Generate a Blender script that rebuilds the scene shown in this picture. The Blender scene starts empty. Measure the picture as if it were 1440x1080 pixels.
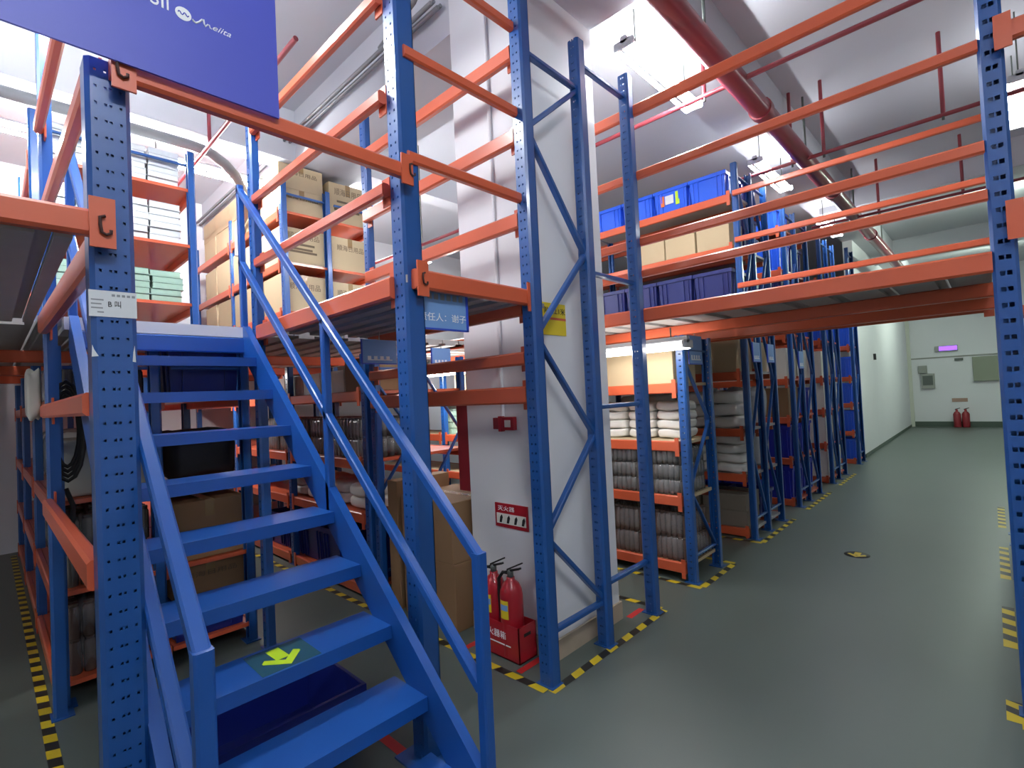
import bpy, bmesh, math, random
from mathutils import Vector, Matrix
S = bpy.context.scene
C = S.collection
R = random.Random(7)

# ------------------------------------------------------------------ materials
def srgb(r, g, b):
    def f(c):
        c /= 255.0
        return c / 12.92 if c <= .04045 else ((c + .055) / 1.055) ** 2.4
    return (f(r), f(g), f(b), 1.0)

def mat(name, col, rough=.5, metal=0, coat=0, emit=None, es=0, noise=0, nscale=8, bump=0, bscale=40, alpha=1, spec=.5):
    m = bpy.data.materials.new(name); m.use_nodes = True
    nt = m.node_tree; b = nt.nodes['Principled BSDF']
    b.inputs['Base Color'].default_value = col
    b.inputs['Roughness'].default_value = rough
    b.inputs['Metallic'].default_value = metal
    b.inputs['Coat Weight'].default_value = coat
    b.inputs['Coat Roughness'].default_value = .12
    b.inputs['Specular IOR Level'].default_value = spec
    if emit:
        b.inputs['Emission Color'].default_value = emit
        b.inputs['Emission Strength'].default_value = es
    if alpha < 1:
        b.inputs['Alpha'].default_value = alpha
    if noise or bump:
        tc = nt.nodes.new('ShaderNodeTexCoord')
    if noise:
        n = nt.nodes.new('ShaderNodeTexNoise'); n.inputs['Scale'].default_value = nscale; n.inputs['Detail'].default_value = 5
        nt.links.new(tc.outputs['Object'], n.inputs['Vector'])
        rp = nt.nodes.new('ShaderNodeMapRange')
        rp.inputs['To Min'].default_value = 1 - noise; rp.inputs['To Max'].default_value = 1 + noise
        nt.links.new(n.outputs['Fac'], rp.inputs['Value'])
        mx = nt.nodes.new('ShaderNodeMix'); mx.data_type = 'RGBA'; mx.blend_type = 'MULTIPLY'
        mx.inputs['Factor'].default_value = 1; mx.inputs[6].default_value = col
        cb = nt.nodes.new('ShaderNodeCombineColor')
        for k in range(3): nt.links.new(rp.outputs['Result'], cb.inputs[k])
        nt.links.new(cb.outputs[0], mx.inputs[7])
        nt.links.new(mx.outputs[2], b.inputs['Base Color'])
    if bump:
        n2 = nt.nodes.new('ShaderNodeTexNoise'); n2.inputs['Scale'].default_value = bscale; n2.inputs['Detail'].default_value = 3
        nt.links.new(tc.outputs['Object'], n2.inputs['Vector'])
        bp = nt.nodes.new('ShaderNodeBump'); bp.inputs['Strength'].default_value = bump; bp.inputs['Distance'].default_value = .01
        nt.links.new(n2.outputs['Fac'], bp.inputs['Height'])
        nt.links.new(bp.outputs['Normal'], b.inputs['Normal'])
    return m

BLUE = mat('blue_powder_coat', srgb(25, 78, 146), .34, coat=.35, noise=.06, nscale=3)
STAIRBLUE = mat('blue_stair_paint', srgb(23, 78, 154), .36, coat=.25, noise=.06, nscale=3)
ORANGE = mat('orange_powder_coat', srgb(204, 92, 58), .34, coat=.3, noise=.06, nscale=3)
PIPE = mat('red_pipe_paint', srgb(140, 52, 62), .35, coat=.3)
STEEL = mat('galvanised_deck', srgb(168, 166, 164), .5, noise=.15, nscale=6)
DARK = mat('dark_hook', srgb(60, 24, 20), .6)
BLACK = mat('black_rubber', srgb(22, 22, 24), .55)
PAINT = mat('white_wall_paint', srgb(226, 226, 230), .6, noise=.03, nscale=1.2)
CEIL = mat('ceiling_paint', srgb(196, 197, 204), .75, noise=.04, nscale=.8)
CEILD = mat('ceiling_concrete', srgb(158, 157, 166), .75, noise=.05, nscale=1.5)
STONE = mat('tan_skirting', srgb(176, 160, 140), .5, noise=.15, nscale=9)
FLOORM = mat('epoxy_floor', srgb(88, 97, 92), .4, coat=.0, noise=.08, nscale=.9, bump=.02, bscale=2.5)
GREENSK = mat('dark_green_skirting', srgb(74, 88, 78), .5)
KRAFT = mat('kraft_card', srgb(190, 170, 136), .7, noise=.06, nscale=5)
KRAFTD = mat('brown_card', srgb(140, 108, 76), .75, noise=.07, nscale=5)
KTAPE = mat('packing_tape_film', srgb(150, 122, 84), .25, coat=.4)
INK = mat('carton_print', srgb(104, 88, 68), .7)
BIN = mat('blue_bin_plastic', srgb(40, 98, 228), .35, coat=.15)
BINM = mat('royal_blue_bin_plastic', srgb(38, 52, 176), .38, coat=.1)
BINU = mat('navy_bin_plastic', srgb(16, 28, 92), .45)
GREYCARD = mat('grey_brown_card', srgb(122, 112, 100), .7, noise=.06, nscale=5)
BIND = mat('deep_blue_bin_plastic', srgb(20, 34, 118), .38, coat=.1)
CLOTH = mat('white_cloth', srgb(224, 222, 216), .7, bump=.4, bscale=14)
CLOTHG = mat('silver_film', srgb(190, 192, 192), .22, coat=.6, bump=.8, bscale=16)
TRAY = mat('clear_wrapped_tray', srgb(226, 232, 234), .18, coat=.7, bump=.5, bscale=18)
TRAYG = mat('green_wrapped_tray', srgb(168, 200, 180), .18, coat=.7, bump=.5, bscale=18)
BOTTLE = mat('grey_wrapped_jar', srgb(74, 72, 69), .22, coat=.6, bump=.25, bscale=30)
BOTTLEB = mat('brown_wrapped_jar', srgb(84, 66, 60), .25, coat=.5, bump=.25, bscale=30)
FILM = mat('stretch_film', srgb(230, 232, 235), .12, coat=1, bump=1, bscale=9, alpha=.16)
WBOX = mat('white_card', srgb(222, 220, 210), .6)
PAPER = mat('white_paper', srgb(214, 218, 222), .6)
RED = mat('red_enamel', srgb(168, 26, 40), .3, coat=.4)
REDD = mat('red_cabinet_paint', srgb(140, 34, 44), .4, coat=.2)
YEL = mat('yellow_board', srgb(226, 200, 40), .5)
BANNER = mat('banner_blue', srgb(70, 80, 186), .45)
SIGNB = mat('sign_pale_blue', srgb(116, 158, 214), .45)
SIGNBD = mat('sign_blue_edge', srgb(36, 70, 190), .4)
WHITE = mat('white_print', srgb(240, 242, 246), .5)
BLKINK = mat('black_print', srgb(28, 30, 34), .6)
GREYINK = mat('grey_print', srgb(140, 144, 150), .6)
TY = mat('tape_yellow', srgb(206, 180, 34), .45)
TK = mat('tape_black', srgb(34, 33, 30), .45)
TR = mat('tape_red', srgb(196, 44, 44), .45)
GLOWG = mat('lime_arrow_film', srgb(190, 224, 40), .4)
CLEARG = mat('green_tinted_film', srgb(60, 110, 110), .3, alpha=.35)
CONDUIT = mat('grey_conduit', srgb(128, 129, 132), .45)
FIX = mat('lamp_body', srgb(225, 228, 232), .4)
TUBE = mat('lamp_tube', (1, 1, 1, 1), .4, emit=(.93, .97, 1, 1), es=170)
TUBEX = mat('lamp_tube_bright', (1, 1, 1, 1), .4, emit=(.93, .97, 1, 1), es=240)
TUBED = mat('lamp_tube_dim', (1, 1, 1, 1), .4, emit=(.93, .97, 1, 1), es=45)
TUBEV = mat('lamp_tube_deck', (1, 1, 1, 1), .4, emit=(1, .97, .92, 1), es=45)
TUBEF = mat('lamp_tube_faint', (1, 1, 1, 1), .4, emit=(.93, .97, 1, 1), es=22)
TUBEG = mat('lamp_tube_green', (1, 1, 1, 1), .4, emit=(.84, 1, .84, 1), es=190)
TUBEW = mat('lamp_tube_low', (1, 1, 1, 1), .4, emit=(1, .97, .92, 1), es=18)
PURPLE = mat('exit_sign_glow', srgb(120, 70, 220), .4, emit=srgb(150, 92, 240), es=1.3)
LED = mat('green_led', srgb(40, 240, 90), .4, emit=srgb(30, 255, 90), es=3)
GREYP = mat('grey_plastic', srgb(150, 152, 146), .5)
GREYD = mat('grey_metal_box', srgb(86, 92, 88), .45)
ORBOX = mat('orange_board', srgb(214, 110, 44), .55)
YBAG = mat('yellow_card', srgb(212, 190, 110), .6)
CREAM = mat('cream_panel', srgb(206, 208, 196), .5, noise=.03, nscale=2)

# ------------------------------------------------------------------ mesh helper
ORG = {}
class MB:
    def __init__(s): s.v = []; s.f = []; s.m = []; s.sm = []
    def add(s, vs, fs, mi=0, sm=False):
        n = len(s.v); s.v += [Vector(p) for p in vs]
        for f in fs: s.f.append([n + i for i in f]); s.m.append(mi); s.sm.append(sm)
    def box(s, x0, x1, y0, y1, z0, z1, mi=0):
        s.add([(x0,y0,z0),(x1,y0,z0),(x1,y1,z0),(x0,y1,z0),(x0,y0,z1),(x1,y0,z1),(x1,y1,z1),(x0,y1,z1)],
              [(0,3,2,1),(4,5,6,7),(0,1,5,4),(1,2,6,5),(2,3,7,6),(3,0,4,7)], mi); return s
    def cbox(s, x0, x1, y0, y1, z0, z1, b=.006, mi=0):
        bm = bmesh.new(); bmesh.ops.create_cube(bm, size=1)
        for v in bm.verts:
            v.co = Vector(((x0+x1)/2 + v.co.x*(x1-x0), (y0+y1)/2 + v.co.y*(y1-y0), (z0+z1)/2 + v.co.z*(z1-z0)))
        bmesh.ops.bevel(bm, geom=bm.edges[:], offset=b, segments=2, affect='EDGES', profile=.6)
        bm.verts.index_update()
        s.add([v.co.copy() for v in bm.verts], [[v.index for v in f.verts] for f in bm.faces], mi); bm.free(); return s
    def ext(s, poly, vec, mi=0, sm=False):      # extrude a 3d polygon
        n = len(poly); vec = Vector(vec); p = [Vector(q) for q in poly]
        s.add(p + [q + vec for q in p], [list(range(n))[::-1], list(range(n, 2*n))], mi)
        s.add(p + [q + vec for q in p], [(i, (i+1) % n, n + (i+1) % n, n + i) for i in range(n)], mi, sm); return s
    def bar(s, p, q, w, h, up=(0,0,1), mi=0, ch=.15):   # chamfered bar; w across, h along up
        p = Vector(p); q = Vector(q); d = (q-p).normalized(); up = Vector(up)
        a = d.cross(up).normalized(); u = a.cross(d).normalized(); c = min(w, h)*ch
        pr = [(-w/2+c,-h/2),(w/2-c,-h/2),(w/2,-h/2+c),(w/2,h/2-c),(w/2-c,h/2),(-w/2+c,h/2),(-w/2,h/2-c),(-w/2,-h/2+c)]
        return s.ext([p + a*x + u*y for x, y in pr], q-p, mi)
    def tube(s, pts, r, n=10, mi=0, caps=True):
        pts = [Vector(p) for p in pts]; rings = []; prev = None
        for i, p in enumerate(pts):
            d = (pts[min(i+1, len(pts)-1)] - pts[max(i-1, 0)]).normalized()
            if prev is None:
                a = d.orthogonal().normalized()
            else:
                a = (prev - d*prev.dot(d)).normalized()
            prev = a; b = d.cross(a)
            rr = r[i] if isinstance(r, (list, tuple)) else r
            rings.append([p + (a*math.cos(2*math.pi*k/n) + b*math.sin(2*math.pi*k/n))*rr for k in range(n)])
        vs = [q for rg in rings for q in rg]; fs = []
        for i in range(len(pts)-1):
            for k in range(n): fs.append((i*n+k, i*n+(k+1) % n, (i+1)*n+(k+1) % n, (i+1)*n+k))
        s.add(vs, fs, mi, True)
        if caps: s.add(rings[0] + rings[-1], [list(range(n))[::-1], list(range(n, 2*n))], mi)
        return s
    def lathe(s, prof, cx=0, cy=0, n=20, mi=0):   # prof: (r,z)
        vs = []; fs = []
        for r, z in prof:
            for k in range(n): vs.append((cx + r*math.cos(2*math.pi*k/n), cy + r*math.sin(2*math.pi*k/n), z))
        for i in range(len(prof)-1):
            for k in range(n): fs.append((i*n+k, i*n+(k+1) % n, (i+1)*n+(k+1) % n, (i+1)*n+k))
        s.add(vs, fs, mi, True); return s
    def mesh(s, name, mats, origin=(0,0,0)):
        o = Vector(origin); me = bpy.data.meshes.new(name)
        me.from_pydata([v - o for v in s.v], [], s.f)
        for mm in (mats if isinstance(mats, (list, tuple)) else [mats]): me.materials.append(mm)
        me.polygons.foreach_set('material_index', s.m); me.polygons.foreach_set('use_smooth', s.sm)
        me.update(); return me
    def build(s, name, mats, parent=None, origin=None):
        if parent is not None:
            org = ORG[parent.name]
            o = bpy.data.objects.new(name, s.mesh(name, mats, org)); C.objects.link(o); o.parent = parent
        else:
            if origin is None:
                xs = [v.x for v in s.v]; ys = [v.y for v in s.v]; zs = [v.z for v in s.v]
                origin = ((min(xs)+max(xs))/2, (min(ys)+max(ys))/2, min(zs))
            org = Vector(origin)
            o = bpy.data.objects.new(name, s.mesh(name, mats, org)); C.objects.link(o); o.location = org
        ORG[o.name] = Vector(org)
        return o

def tag(o, label, cat, group=None, kind=None):
    n = len(label.split()); assert n <= 16, label
    o['label'] = label; o['category'] = cat
    if group: o['group'] = group
    if kind: o['kind'] = kind
    return o
def thing(name, loc, label, cat, group=None):
    o = bpy.data.objects.new(name, None); C.objects.link(o); o.location = loc; o.empty_display_size = .1
    ORG[o.name] = Vector(loc); return tag(o, label, cat, group)
def struct(o, label=None):
    o['kind'] = 'structure'
    if label: o['label'] = label
    return o
def child(name, me, parent, loc=(0,0,0), rz=0):
    o = bpy.data.objects.new(name, me); C.objects.link(o); o.parent = parent; o.location = loc; o.rotation_euler = (0,0,rz)
    ORG[o.name] = ORG[parent.name]; return o
def kids(o): return [c for c in bpy.data.objects if c.parent == o]
KID = {}
def dup(root, loc, rz=0, label=None, group=None):
    r = root.copy(); C.objects.link(r); r.location = loc; r.rotation_euler = (0,0,rz); ORG[r.name] = Vector(loc)
    if label: r['label'] = label
    if group: r['group'] = group
    for c in KID.get(root.name, []):
        d = c.copy(); C.objects.link(d); d.parent = r
        for g in KID.get(c.name, []):
            e = g.copy(); C.objects.link(e); e.parent = d
    return r

def text(name, s, size, mtl, parent, org, ux, uz, align='LEFT', shear=0, ext=.0008, w=None):
    """flat lettering: org = lower-left corner in the world, ux = reading direction, uz = up"""
    c = bpy.data.curves.new('tmp', 'FONT'); c.body = s; c.size = size; c.align_x = align; c.shear = shear; c.extrude = ext; c.resolution_u = 3
    o = bpy.data.objects.new('tmp', c); C.objects.link(o)
    dg = bpy.context.evaluated_depsgraph_get()
    me = bpy.data.meshes.new_from_object(o.evaluated_get(dg))
    bpy.data.objects.remove(o); bpy.data.curves.remove(c)
    ux = Vector(ux).normalized(); uz = Vector(uz).normalized(); un = ux.cross(uz)
    k = 1
    if w:
        xs = [v.co.x for v in me.vertices]; k = w/(max(xs)-min(xs))
    po = ORG[parent.name]
    for v in me.vertices:
        v.co = Vector(org) + ux*v.co.x*k + uz*v.co.y + un*v.co.z - po
    me.name = name; me.materials.clear(); me.materials.append(mtl)
    o = bpy.data.objects.new(name, me); C.objects.link(o); o.parent = parent; ORG[o.name] = po
    return o

# ------------------------------------------------------------------ camera
CAMH = 1.6
cam = bpy.data.cameras.new('camera'); co = bpy.data.objects.new('camera', cam); C.objects.link(co)
def rotm(y, p, r):
    cy, sy, cp, sp, cr, sr = math.cos(y), math.sin(y), math.cos(p), math.sin(p), math.cos(r), math.sin(r)
    Ry = Matrix(((cy,0,sy),(0,1,0),(-sy,0,cy))); Rx = Matrix(((1,0,0),(0,cp,-sp),(0,sp,cp))); Rz = Matrix(((cr,-sr,0),(sr,cr,0),(0,0,1)))
    return Rz @ Rx @ Ry
W = rotm(math.radians(43.6508), math.radians(-1.3203), math.radians(-2.7401)) @ Matrix(((1,0,0),(0,0,-1),(0,1,0)))
mw = Matrix.Identity(4)
for i in range(3):
    mw[i][0] = W[0][i]; mw[i][1] = -W[1][i]; mw[i][2] = -W[2][i]
mw.translation = Vector((0, 0, CAMH)); co.matrix_world = mw
cam.sensor_width = 36; cam.lens = 36*706.66/1440; cam.clip_start = .05; cam.clip_end = 100
S.camera = co

# ------------------------------------------------------------------ room shell
CZ = 4.75
XL, XR, YB, YF = -8.6, 6.0, 20.5, -4.5
struct(MB().box(XL, XR, YF, YB, -.1, 0).build('floor', FLOORM))
struct(MB().box(XL, XR, YF, YB, CZ, CZ+.1).build('ceiling', CEIL))
struct(MB().box(XL-.15, XL, YF, YB, 0, CZ).build('wall_left', PAINT))
struct(MB().box(XR, XR+.15, YF, YB, 0, CZ).build('wall_right', PAINT))
struct(MB().box(XL, XR, YF-.15, YF, 0, CZ).build('wall_front', PAINT))
struct(MB().box(XL, XR, YB, YB+.15, 0, CZ).build('wall_back', PAINT))
struct(MB().box(-2.1, -1.93, 12.3, YB, 0, CZ).build('wall_aisle', PAINT))
struct(MB().box(-1.93, XR, YB-.03, YB, 0, .16).build('baseboard_back', GREENSK))
struct(MB().box(-1.93, -1.915, 12.3, YB-.03, 0, .07).build('baseboard_aisle', GREENSK))
struct(MB().box(-1.93, .4, YB-.02, YB, 2.13, 2.17).build('trim_1', GREYP))
struct(MB().box(-1.93, -1.84, YB-.1, YB, 0, CZ).build('trim_2', CREAM))
# the white pillar with its stone skirting
pl = struct(MB().box(-2.67, -1.97, 2.33, 3.05, 0, CZ).build('pillar', PAINT))
sk = MB()
sk.box(-2.685, -1.955, 2.315, 2.33, 0, .12); sk.box(-1.97, -1.955, 2.33, 3.05, 0, .12); sk.box(-2.685, -1.955, 3.05, 3.065, 0, .12); sk.box(-2.685, -2.67, 2.33, 3.05, 0, .12)
struct(sk.build('baseboard_pillar', STONE))
# concrete ceiling beams
def cbeam(*a): return struct(MB().box(*a).build('ceiling_beam', CEIL))
cbeam(XL, -2.67, 2.33, 3.05, 4.2, CZ); cbeam(-1.97, XR, 2.5, 3.05, 4.2, CZ)
cbeam(-5.5, -5.25, YF, 2.33, 4.2, CZ); cbeam(-5.5, -5.25, 3.05, YB, 4.3, CZ)
cbeam(-2.1, -1.5, 3.05, YB, 4.45, CZ)
cbeam(-1.93, XR, 9.6, 10.2, 4.35, CZ); cbeam(-1.93, XR, 14.5, 15.1, 4.35, CZ)
cbeam(1.6, 1.9, 3.05, YB, 4.45, CZ)

# ------------------------------------------------------------------ uprights
def plate(m, h, w, cols, hole, hh, pitch, y0, t, x0, z0=0):
    """perforated plate in the xz plane from x0, thickness t in +y from y0"""
    edges = [0.0]
    for c in cols: edges += [c - hole/2, c + hole/2]
    edges.append(w)
    for i in range(0, len(edges), 2):
        m.box(x0+edges[i], x0+edges[i+1], y0, y0+t, z0, z0+h)
    for i in range(1, len(edges)-1, 2):
        z = z0; k = z0 + pitch*.5
        while k < z0+h:
            m.box(x0+edges[i], x0+edges[i+1], y0, y0+t, z, min(k-hh/2, z0+h)); z = k + hh/2; k += pitch
        if z < z0+h: m.box(x0+edges[i], x0+edges[i+1], y0, y0+t, z, z0+h)
UPC = {}
def upright_mesh(h, w=.078, d=.056, cols=2, pitch=.05, hole=.009):
    key = (round(h, 3), w, d, cols, pitch, hole)
    if key not in UPC:
        m = MB(); t = .004; c = .012
        cl = [.022, w-2*c-.022] if cols == 2 else [.012, .036, w-2*c-.036, w-2*c-.012]
        plate(m, h, w-2*c, cl, hole, hole*1.2, pitch, 0, t, -w/2+c)
        if cols == 4 or hole > .01: m.box(-w/2+t, w/2-t, d-t, d, 0, h)
        for sgn in (-1, 1):
            xa = sgn*(w/2-c); xb = sgn*w/2
            m.ext([(xa,0,0),(xb,c,0),(xb-sgn*t,c+t*.4,0),(xa,t,0)][::sgn], (0,0,h))
            m.ext([(xb,c,0),(xb,d,0),(xb-sgn*t,d,0),(xb-sgn*t,c,0)][::sgn], (0,0,h))
            m.ext([(xb,d-t,0),(xb,d,0),(xb-sgn*.016,d,0),(xb-sgn*.016,d-t,0)][::sgn], (0,0,h))
        UPC[key] = m.mesh('upright', BLUE)
    return UPC[key]
def add_upright(parent, x, y, z0, h, rz=0, name='upright', **k):
    me = upright_mesh(h, **k); p = ORG[parent.name]
    o = child(name, me, parent, (x-p.x, y-p.y, z0-p.z), rz)
    m = MB(); q = Vector((x, y, z0)); rot = Matrix.Rotation(rz, 3, 'Z')
    if z0 < .1:
        m.box(-.06, .06, -.01, .085, 0, .006)
        m.v = [q + rot @ v for v in m.v]; f = m.build('base_plate', BLUE, o); f.location = (0,0,0)
        # the base plate lies in the upright's own frame
        inv = Matrix.Translation(q) @ Matrix.Rotation(rz, 4, 'Z')
        f.data.transform(inv.inverted() @ Matrix.Translation(p)); 
    return o

def load_beam(parent, p, q, h=.11, t=.045, conn=True, hook=None, name='crossbeam', m_=None, hookside=1):
    """orange box beam from p to q (top edge line), with hooked end connectors"""
    p = Vector(p); q = Vector(q); d = (q-p).normalized(); n = Vector((0,0,1)).cross(d)
    m = MB(); m.bar(p - Vector((0,0,h/2)), q - Vector((0,0,h/2)), t, h, ch=.22)
    b = m.build(name, m_ or ORANGE, parent)
    if conn:
        for e, s in ((p, 1), (q, -1)):
            c = MB(); a = e + n*hookside*(t/2)
            c.ext([a + Vector((0,0,.035)), a + d*s*.06 + Vector((0,0,.035)), a + d*s*.06 + Vector((0,0,-h-.035)), a + Vector((0,0,-h-.035))][::-s*hookside], n*hookside*.008)
            c.build('end_connector', ORANGE, b)
    return b
def hookmark(parent, pt, u, n, s=.05):
    """the dark S-shaped spring clip on a connector"""
    pt = Vector(pt); u = Vector(u); n = Vector(n); z = Vector((0,0,1))
    pts = [pt + u*a*s + z*b*s + n*.006 for a, b in ((.35,1),(-.05,.85),(-.05,.1),(.05,-.6),(.4,-.8),(.75,-.6),(.75,-.3))]
    return MB().tube(pts, .0045, 6).build('spring_clip', DARK, parent)

# ------------------------------------------------------------------ mezzanine in front: posts, beams, guard rails, deck
PX = -1.87
DZ = 2.17           # deck top
mz = thing('mezzanine_frame', (-2.7, 1.2, 0), 'blue and orange mezzanine frame of heavy posts, beams and guard rails around the staircase', 'mezzanine')
KW = dict(w=.115, d=.10, cols=4, pitch=.05)
PL = add_upright(mz, PX, .268, 0, 2.66, rz=math.pi/2, name='post', w=.108, d=.09, cols=4, pitch=.05, hole=.0065)
PM = add_upright(mz, PX-.052, 1.305, 0, 4.3, name='post', w=.105, d=.095)
PN = add_upright(mz, -3.56, 1.25, 0, 3.75, name='post')
PU = add_upright(mz, -3.60, 2.14, 0, 3.93, name='post')
P2 = add_upright(mz, -3.70, .22, 0, 3.75, name='post')
for q in ((PX,.265),(PX,1.34)):
    MB().box(q[0]-.15, q[0]+.06, q[1]-.1, q[1]+.1, 0, .008).build('foot_plate', BLUE, mz)
def mbeam(p, q, **k): return load_beam(mz, p, q, **k)
b = mbeam((PX+.02, .27, 2.665), (PX+.02, 1.335, 2.655), h=.065, hookside=-1)
fx = (1,0,0)
hookmark(b, (PX+.052, .285, 2.62), (0,1,0), fx, .03); hookmark(b, (PX+.052, 1.315, 2.62), (0,1,0), fx, .03)
b = mbeam((PX+.02, -2.4, 2.19), (PX+.02, .27, 2.19), h=.075, hookside=-1)
hookmark(b, (PX+.052, .235, 2.14), (0,1,0), fx, .03)
b = mbeam((PX+.02, 1.335, 2.19), (PX+.02, 2.13, 2.185), h=.09, hookside=-1)
hookmark(b, (PX+.052, 1.36, 2.14), (0,1,0), fx, .03)
for z in (2.735, 3.225, 3.715):
    load_beam(mz, (PX, 1.34, z), (PX, 2.10, z), h=.055, t=.04, name='guard_rail', conn=False)
for z in (2.64, 3.125, 3.61):
    load_beam(mz, (-3.56, 2.12, z), (PX-.03, 2.12, z), h=.09, t=.045, name='guard_rail', hookside=1)
for z in (2.60, 3.03, 3.5):
    load_beam(mz, (-3.52, 1.27, z), (PX-.09, 1.28, z), h=.06, t=.04, name='guard_rail', hookside=1)
mbeam((-3.52, 1.27, 2.15), (PX-.09, 1.30, 2.17), h=.10); mbeam((-3.56, 2.12, 2.15), (PX-.03, 2.12, 2.15), h=.10)
mbeam((-3.56, 2.12, 1.845), (PX-.03, 2.12, 1.845), h=.075); mbeam((-3.56, 2.12, 1.65), (PX-.03, 2.12, 1.65), h=.10)
# beams of the stair bay's other side
mbeam((-3.66, .22, 2.15), (PX-.09, .24, 2.15), h=.10)
mbeam((-3.66, .22, 1.67), (PX-.09, .22, 1.67), h=.07); mbeam((-3.66, .22, 1.17), (PX-.09, .22, 1.17), h=.09)
for z in (2.68, 3.2):
    load_beam(mz, (-3.66, .22, z), (PX-.09, .24, z), h=.06, t=.04, name='guard_rail')
# ribbed deck sheets
def deck(parent, x0, x1, y0, y1, z=2.17, th=.035, along='x', step=.15, mtl=None):
    m = MB(); k = (y0 if along == 'x' else x0); e = (y1 if along == 'x' else x1)
    while k < e-.01:
        k2 = min(k+step, e)
        if along == 'x':
            m.box(x0, x1, k, k2-.012, z-th, z); m.box(x0, x1, k+.03, k2-.05, z-th-.02, z-th)
        else:
            m.box(k, k2-.012, y0, y1, z-th, z); m.box(k+.03, k2-.05, y0, y1, z-th-.02, z-th)
        k = k2
    return m.build('deck_panel', mtl or STEEL, parent)
deck(mz, -3.58, PX, 1.31, 2.09, 2.165)
deck(mz, -3.68, PX-.01, -2.4, .19, 2.165)

# ------------------------------------------------------------------ frame around the pillar
pf = thing('upright_frame', (-1.84, 2.1, 0), 'tall blue perforated rack end frame standing in front of the white pillar', 'rack frame')
FY = (2.12, 2.72, 3.30)
add_upright(pf, -1.85, FY[0]-.03, 0, 4.75-.02, w=.095, d=.075); add_upright(pf, -1.85, FY[1]-.07, 0, 3.88, w=.085, d=.07); add_upright(pf, -1.84, FY[2]-.06, 0, 3.90, w=.085, d=.07)
def brace(parent, p, q, w=.03, h=.04, name='diagonal_brace', up=(1,0,0)):
    return MB().bar(p, q, w, h, up=up, ch=.2).build(name, BLUE, parent)
ya, yb = FY[0]+.03, FY[1]-.05
zz = [.30, .95, 1.55, 2.28, 2.95, 3.52]
X = -1.85
brace(pf, (X, ya, .27), (X, yb, .27), name='cross_brace')
pts = [(yb, .30), (ya, .80), (yb, 1.33), (ya, 1.93), (yb, 2.48), (ya, 3.12), (yb, 3.55)]
for (a, za), (c, zc) in zip(pts, pts[1:]): brace(pf, (X, a, za), (X, c, zc))
brace(pf, (X, ya, 3.57), (X, yb, 3.56), name='cross_brace')
for z in (.37, 1.50, 2.37, 3.74): brace(pf, (X, yb+.03, z), (X, FY[2]-.03, z), name='cross_brace')

# ------------------------------------------------------------------ walkway bridging the aisle
br = thing('walkway_bridge', (-.9, 4.3, 0), 'orange-beamed walkway deck with guard rails bridging the aisle to the big end post', 'walkway')
YW = 3.32
rp = add_upright(br, .073, YW-.02, 0, 4.7, name='post', w=.092, d=.11, pitch=.075, hole=.018)
rp2 = add_upright(br, .10, 5.45, 0, 4.4, name='post', w=.115, d=.1, cols=4, pitch=.05)
load_beam(br, (-4.9, YW, 2.205), (.03, YW, 2.175), h=.10, conn=False)
load_beam(br, (-4.9, 5.40, 2.17), (.04, 5.40, 2.17), h=.10, hookside=-1)
for z, h in ((3.68, .08), (3.19, .06), (2.70, .06), (2.465, .055)):
    load_beam(br, (-2.6, YW, z), (.03, YW, z+.01), h=h, t=.04, name='guard_rail', hookside=-1, conn=False)
for z in (3.62, 3.13, 2.65):
    load_beam(br, (-1.85, 5.40, z), (.04, 5.40, z), h=.055, t=.04, name='guard_rail', hookside=-1, conn=False)
deck(br, -4.9, .04, YW+.025, 5.375, 2.165, along='y', step=.25, mtl=STEEL)
for y in (3.95, 4.7):
    MB().bar((-4.9, y, 2.07), (.04, y, 2.07), .05, .08).build('deck_joist', ORANGE, br)
# beams going on from the big end post
for z, h in ((3.21, .09), (2.35, .11)):
    load_beam(br, (.085, YW-.045, z), (1.9, YW-.045, z), h=h, hookside=-1)
hm = kids(br)
# ------------------------------------------------------------------ upper floor behind the stairs
uf = thing('mezzanine_floor', (-6, 2, 0), 'ribbed steel upper floor carrying the cartons racks behind the stair landing', 'mezzanine')
deck(uf, -8.55, -3.74, -2.4, 3.28, 2.16, along='x', step=.2)
deck(uf, -8.55, -4.95, 3.30, 5.38, 2.16, along='y', step=.25)
for x in (-5.15, -6.7, -8.2):
    MB().bar((x, -2.4, 2.06), (x, 3.28, 2.06), .05, .09).build('deck_joist', ORANGE, uf)

# ------------------------------------------------------------------ staircase
st = thing('staircase', (-2.4, .78, 0), 'blue steel staircase with open treads climbing between two posts to the mezzanine', 'staircase')
Y0, Y1 = .34, 1.22
def sx(z): return -1.205 - z*(2.41/2.14)     # nosing line
for y in (Y0, Y1):
    z0 = 0.0
    poly = [(-1.33, y-.02, 0), (-1.08, y-.02, 0), (-3.64, y-.02, 2.12+.14), (-3.64, y-.02, 1.97)]
    poly = [(-1.36, y-.02, 0), (-1.14, y-.02, 0), (-1.14, y-.02, .03), (-3.6, y-.02, 2.15), (-3.64, y-.02, 2.15), (-3.64, y-.02, 1.96)]
    MB().ext(poly, (0, .04, 0)).build('stringer', STAIRBLUE, st)
for k in range(9):
    z = .215*(k+1) - .015
    xn = sx(z) - .02
    m = MB(); m.box(xn-.235, xn, Y0+.021, Y1-.021, z-.006, z); m.box(xn-.006, xn, Y0+.021, Y1-.021, z-.055, z-.006); m.box(xn-.235, xn-.229, Y0+.021, Y1-.021, z-.04, z-.006)
    m.build('tread', STAIRBLUE, st)
m = MB(); m.box(-3.95, -3.62, Y0-.04, Y1+.02, 2.075, 2.145); m.build('landing_board', PAPER, st)
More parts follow.
